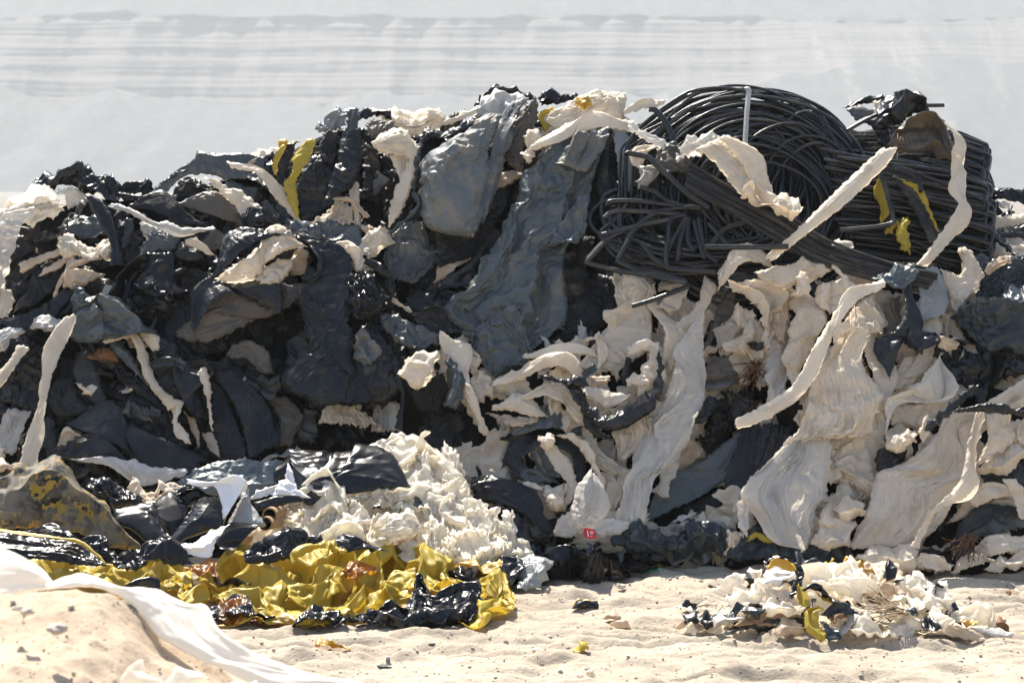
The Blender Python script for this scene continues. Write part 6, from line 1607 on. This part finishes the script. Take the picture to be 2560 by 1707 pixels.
on_ground("flat yellow-brown splinter of film lying in the tyre ruts", 'mustard_film', "450,380 480,353 610,395", "455,384 500,388 612,399", 'film_scrap', 'plastic scrap')
on_ground("bright yellow crumple near the bottom of the sand", Y, "1708,400 1740,362 1785,362", "1715,410 1750,415 1785,400", 'film_scrap', 'plastic scrap')
on_ground("black and yellow curled scrap right of the tarpaulin", 'black_gloss_film', "1706,190 1750,156 1830,160", "1715,205 1760,200 1835,205", 'film_scrap', 'plastic scrap')
on_ground("yellow lining of the curled scrap right of the tarpaulin", 'mustard_film', "1710,185 1740,165 1800,158", "1720,212 1760,200 1770,170", 'film_scrap', 'plastic scrap', S=(14.05, .6))
on_ground("pale crumpled leaf scrap right of the curled scrap", T, "1855,240 1890,222 1940,230", "1860,256 1900,256 1945,245", 'film_scrap', 'plastic scrap')
on_ground("peach-coloured paper scrap in the middle of the sand", T, "1890,270 1950,250 1985,270", "1900,285 1950,296 1985,290", 'film_scrap', 'plastic scrap')
on_ground("white torn scrap at the bottom edge, left of a pair", W, "1720,540 1745,505", "1765,548 1765,510", 'film_scrap', 'plastic scrap')
on_ground("white torn scrap at the bottom edge, right of a pair", W, "1772,505 1785,545", "1815,490 1815,545", 'film_scrap', 'plastic scrap')
on_ground("grey upright scrap in the ruts near the white sheet", G, "750,478 790,470 800,435", "770,482 810,478 812,440", 'film_scrap', 'plastic scrap')
on_ground("green plastic scrap at the tip of the black ground sheet", 'green_scrap', "1390,1428 1420,1412 1540,1416", "1400,1440 1440,1442 1545,1425", 'film_scrap', 'plastic scrap', crop='K')
on_ground("yellow scrap at the tip of the black ground sheet", Y, "1450,1395 1500,1370 1545,1385", "1460,1405 1510,1405 1548,1395", 'film_scrap', 'plastic scrap', crop='K')
on_ground("small grey slip of film on the sand below the tarpaulin", G, "1105,295 1130,285 1165,305", "1115,310 1140,315 1165,312", 'film_scrap', 'plastic scrap')
on_ground("short black bar left of the small heap", K, "287,265 345,283", "287,280 343,297", 'plastic_bar', 'plastic scrap', crop='M', cr=.1)
on_ground("crumbled white lump on the sand at the right edge", W, "2265,300 2290,290 2325,300", "2270,330 2300,338 2325,330", 'film_scrap', 'plastic scrap', crop='M', b=.4)
on_ground("brown crumble beside the crumbled white lump", 'dry_brown', "2232,300 2255,292 2268,300", "2235,325 2255,328 2268,325", 'film_scrap', 'plastic scrap', crop='M', b=.4)
on_ground("silvery foil bit before the small heap's left end", 'silver_film', "375,585 420,572 465,580", "380,598 430,598 468,592", 'film_scrap', 'plastic scrap', crop='M')


def stone(label, crop, u, v, rpx, mat, S=None, seed=0, sq=.6, depth=None):
    p = pts(f"{u},{v}", crop)[0]
    q = -(p[1] - PH / 2) / FPX
    Yg = depth or -CAM_H / ((-SP + q * CP) / (CP + q * SP))
    c = at(p[0], p[1], Yg)
    r = rpx / CROPS[crop][2] * Yg / FPX
    th, ph_ = np.meshgrid(np.linspace(0, 2 * math.pi, 22, endpoint=False), np.linspace(0, math.pi, 13))
    d = np.stack([np.sin(ph_) * np.cos(th), np.sin(ph_) * np.sin(th), np.cos(ph_)], -1)
    rr = r * (1 + .35 * pnoise(d[..., 0] * 1.3 + seed, d[..., 1] * 1.3 + d[..., 2], seed) + .12 * pnoise(d[..., 0] * 4 + 5, d[..., 2] * 4 + d[..., 1], seed + 1))
    V = c + np.array([0, 0, r * sq * .5]) + d * rr[..., None] * np.array([1.15, 1, sq])
    o = mesh_from('stone', V, quads(13, 22, True), mat)
    return tag(o, label, 'stone')


stone("blackish stone in the shade before the heap's foot", 'M', 260, 165, 30, 'dark_stone', seed=3)
stone("small dark stone right of the blackish one", 'M', 590, 120, 14, 'dark_stone', seed=5)
stone("dark oval stone near the right edge of the shade", 'M', 2030, 240, 22, 'dark_stone', seed=7)
stone("black pebble alone in the tyre ruts", 'Q', 1018, 378, 16, 'dark_stone', seed=9)
stone("brown stone by the black ground sheet", 'Q', 1948, 95, 20, 'pebble_stone', seed=11)
stone("round pale stone half sunk in the tyre ruts", 'Q', 1535, 405, 20, 'pebble_stone', seed=12)
stone("large pale stone on the foreground sand mound", 'N', 375, 620, 58, 'pebble_stone', seed=13, depth=6.95)
stone("second pale stone left of the large one on the mound", 'N', 180, 505, 40, 'pebble_stone', seed=14, depth=7.05)
stone("third pale stone high on the left of the mound", 'N', 112, 480, 30, 'pebble_stone', seed=15, depth=7.1)

# pebbles and grit: nobody could count them
rng = np.random.default_rng(3)
V, Fq, k0 = [], [], 0
unit = np.array([[1, 0, 0], [-1, 0, 0], [0, 1, 0], [0, -1, 0], [0, 0, 1], [0, 0, -1], [.6, .6, .5], [-.6, .6, .5], [.6, -.6, .5], [-.6, -.6, .5]], float)
tris = [[4, 6, 7], [4, 7, 9], [4, 9, 8], [4, 8, 6], [0, 2, 6], [2, 1, 7], [1, 3, 9], [3, 0, 8], [2, 7, 6], [1, 9, 7], [3, 8, 9], [0, 6, 8], [5, 2, 0], [5, 1, 2], [5, 3, 1], [5, 0, 3]]
for i in range(2600):
    if i < 500:
        x, y = rng.uniform(-1.9, -.4), rng.uniform(5.9, 7.6)
        z = float(mound_z(np.array([x]), np.array([y]))[0])
        r = .003 + .007 * rng.random() ** 5
    else:
        y = rng.uniform(11.3, 16.6)
        x = rng.uniform(-.24, .24) * y
        z = float(ground_height(np.array([x]), np.array([y]))[0])
        r = .003 + .011 * rng.random() ** 6
    p = unit * r * rng.uniform(.6, 1.3, 3) * (1 + rng.normal(0, .12, (10, 1))) + np.array([x, y, z + r * .3])
    V.append(p)
    Fq += [[a + k0 for a in t] for t in tris]
    k0 += 10
tag(mesh_from('pebbles', np.vstack(V), Fq, 'pebble_stone', flat=True), "small pebbles and grit strewn on the sand", None, None, 'stuff')

# ---------------------------------------------------------------- the packed mass behind the traced films
TOPU = [-700, -200, 0, 100, 200, 330, 420, 520, 660, 760, 850, 1000, 1100, 1200, 1300, 1400, 1550, 1600, 1700, 1900, 2050, 2150, 2250, 2330, 2400, 2480, 2500, 2560, 2800, 3300]
TOPV = [720, 590, 560, 530, 490, 500, 490, 450, 410, 350, 310, 335, 330, 275, 265, 275, 300, 300, 265, 260, 290, 320, 300, 315, 370, 420, 520, 540, 600, 760]
LA = np.array(LIFTS)
in_coil = (LA[:, 0] > 1500) & (LA[:, 0] < 2500) & (LA[:, 1] < 690)
LA[in_coil, 2] = np.minimum(LA[in_coil, 2], .28)          # the coils stand in front of the packed mass


def lift_at(u, v):
    u, v = np.asarray(u, float), np.asarray(v, float)
    d2 = (u[..., None] - LA[:, 0]) ** 2 + (v[..., None] - LA[:, 1]) ** 2
    wgt = np.exp(-d2 / (2 * 45.0 ** 2)) + 1e-9
    return (wgt * LA[:, 2]).sum(-1) / wgt.sum(-1)


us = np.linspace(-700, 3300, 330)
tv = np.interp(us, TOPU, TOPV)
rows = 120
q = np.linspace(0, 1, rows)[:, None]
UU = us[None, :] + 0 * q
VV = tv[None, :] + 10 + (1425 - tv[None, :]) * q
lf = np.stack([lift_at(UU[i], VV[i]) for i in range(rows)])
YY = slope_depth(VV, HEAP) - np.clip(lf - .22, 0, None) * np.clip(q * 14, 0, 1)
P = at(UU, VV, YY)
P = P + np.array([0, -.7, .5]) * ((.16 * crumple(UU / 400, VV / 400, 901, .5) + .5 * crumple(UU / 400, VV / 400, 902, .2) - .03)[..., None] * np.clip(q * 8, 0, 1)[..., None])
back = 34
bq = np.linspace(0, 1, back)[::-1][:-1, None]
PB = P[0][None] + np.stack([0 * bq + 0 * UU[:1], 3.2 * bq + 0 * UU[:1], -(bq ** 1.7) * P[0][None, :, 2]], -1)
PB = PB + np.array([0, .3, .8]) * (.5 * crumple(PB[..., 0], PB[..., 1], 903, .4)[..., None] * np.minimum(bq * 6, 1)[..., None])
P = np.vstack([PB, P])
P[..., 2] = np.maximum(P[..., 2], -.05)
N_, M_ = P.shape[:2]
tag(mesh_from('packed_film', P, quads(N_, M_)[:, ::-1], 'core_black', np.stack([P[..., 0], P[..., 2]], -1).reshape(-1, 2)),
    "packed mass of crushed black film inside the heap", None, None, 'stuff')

CREAM_ZONE = [(1120, 900), (1350, 830), (1500, 690), (1780, 640), (2700, 560), (2700, 1420), (1300, 1420), (1120, 1200)]


def inside(poly, x, y):
    c = False
    for i in range(len(poly)):
        (x1, y1), (x2, y2) = poly[i], poly[i - 1]
        if (y1 > y) != (y2 > y) and x < (x2 - x1) * (y - y1) / (y2 - y1) + x1:
            c = not c
    return c


def scraps(name, label, mat, n, seed, test, size=(50, 150), extra=(-.2, -.02), S=HEAP, lift_fn=lift_at, **kw):
    r = random.Random(seed)
    Vs, Fs, Us, k = [], [], [], 0
    made = 0
    while made < n:
        u, v = test(r)
        made += 1
        ln, wd = r.uniform(*size), r.uniform(*size) * .55
        a = r.gauss(math.pi / 2, .7)
        d = np.array([math.cos(a), math.sin(a)])
        e = np.array([-d[1], d[0]])
        c = np.array([u, v])
        bend = r.uniform(-.3, .3) * ln
        mid = [c - d * ln / 2, c - d * ln * .1 + e * bend, c + d * ln / 2]
        wl = [r.uniform(.15, .9), r.uniform(.7, 1.1), r.uniform(.3, 1.1)]
        L_ = np.array([m - e * wd * q / 2 for m, q in zip(mid, wl)])
        R_ = np.array([m + e * wd * q / 2 for m, q in zip(mid, wl)])
        lf = float(lift_fn(np.array([u]), np.array([v]))[0]) + r.uniform(*extra)
        dd = dict(pl=r.choice([3, 4, 6, 9]), cr=r.uniform(.15, .6), sc=.15, rag=6, res=.0095, b=.04, seed=seed * 1000 + made)
        dd.update(kw)
        P, UV, N, M, _, _ = film_grid(L_, R_, S, lf, **dd)
        Vs.append(P.reshape(-1, 3))
        Us.append(UV)
        Fs.append(quads(N, M) + k)
        k += N * M
    o = mesh_from(name, np.vstack(Vs), np.vstack(Fs), mat, np.vstack(Us))
    return tag(o, label, None, None, 'stuff')


def heap_pt(zone):
    def g(r):
        while True:
            u = r.uniform(-150, 2710)
            t = float(np.interp(u, TOPU, TOPV)) + 35
            v = r.uniform(t, 1400)
            if u < 1250 and v > 1240:
                continue
            if 1560 < u < 2480 and v < 660:
                continue
            if inside(CREAM_ZONE, u, v) == zone:
                return u, v
    return g


scraps('black_film_litter', "countless scraps of black film jammed between the larger pieces", 'black_film', 110, 21, heap_pt(False), size=(70, 190), extra=(-.26, -.1))
scraps('dusty_film_litter', "countless dusty dark film scraps jammed into the heap", 'dusty_black_film', 80, 22, heap_pt(False), size=(60, 170), extra=(-.26, -.1))
scraps('grey_film_litter', "countless grey film shreds between the dark pieces", 'grey_film', 50, 23, heap_pt(False), size=(40, 110), extra=(-.24, -.08))
scraps('pale_film_litter', "countless pale shreds showing among the dark film", 'cream_film', 20, 24, heap_pt(False), size=(25, 70), extra=(-.2, -.06))
scraps('cream_film_litter', "countless cream film scraps jammed between the drapes", 'cream_film', 150, 25, heap_pt(True), size=(60, 180), extra=(-.22, -.07))
scraps('dark_film_litter', "countless dark shreds showing between the cream drapes", 'black_film', 40, 26, heap_pt(True), size=(40, 110), extra=(-.24, -.1))
scraps('hazy_film_litter', "countless hazy film scraps among the cream drapes", 'hazy_film', 30, 27, heap_pt(True), size=(40, 110), extra=(-.22, -.08))


def foot_pt(r):
    return r.uniform(1250, 2700), r.uniform(1370, 1400)


def flat_lift(u, v):
    return np.zeros_like(u) + .0


scraps('foot_litter', "countless grey and dark shreds along the heap's foot", 'grey_film', 50, 28, foot_pt, size=(20, 60), extra=(-.05, .1), S=(15.5, .6), lift_fn=flat_lift)


def white_heap_pt(r):
    while True:
        u, v = r.uniform(720, 1270), r.uniform(1120, 1400)
        if v > 1110 + abs(u - 985) * .95 - 40 and not (u < 1010 and v < 1225):
            return u, v


scraps('white_heap_litter', "countless torn white film scraps covering the white heap", 'clean_film', 60, 29, white_heap_pt, size=(70, 170), extra=(.06, .32), S=(15.2, .85), lift_fn=flat_lift, rag=8, cr=.4, pl=4, k=.65, b=.08)


def small_heap_pt(r):
    while True:
        u, v = r.uniform(1720, 2480), r.uniform(1420, 1590)
        if v > 1405 + (abs(u - 2080) / 400) ** 2 * 150:
            return u, v


scraps('small_heap_litter', "countless pale crumbs of film in the small heap", 'clean_film', 120, 30, small_heap_pt, size=(18, 60), extra=(-.2, .12), S=SMS, lift_fn=flat_lift, rag=4, cr=1.1, pl=1, res=.008)
scraps('small_heap_dark_litter', "countless dark crumbs of film in the small heap", 'black_film', 50, 31, small_heap_pt, size=(15, 45), extra=(-.15, .16), S=SMS, lift_fn=flat_lift, rag=4, cr=1.1, pl=1, res=.008)
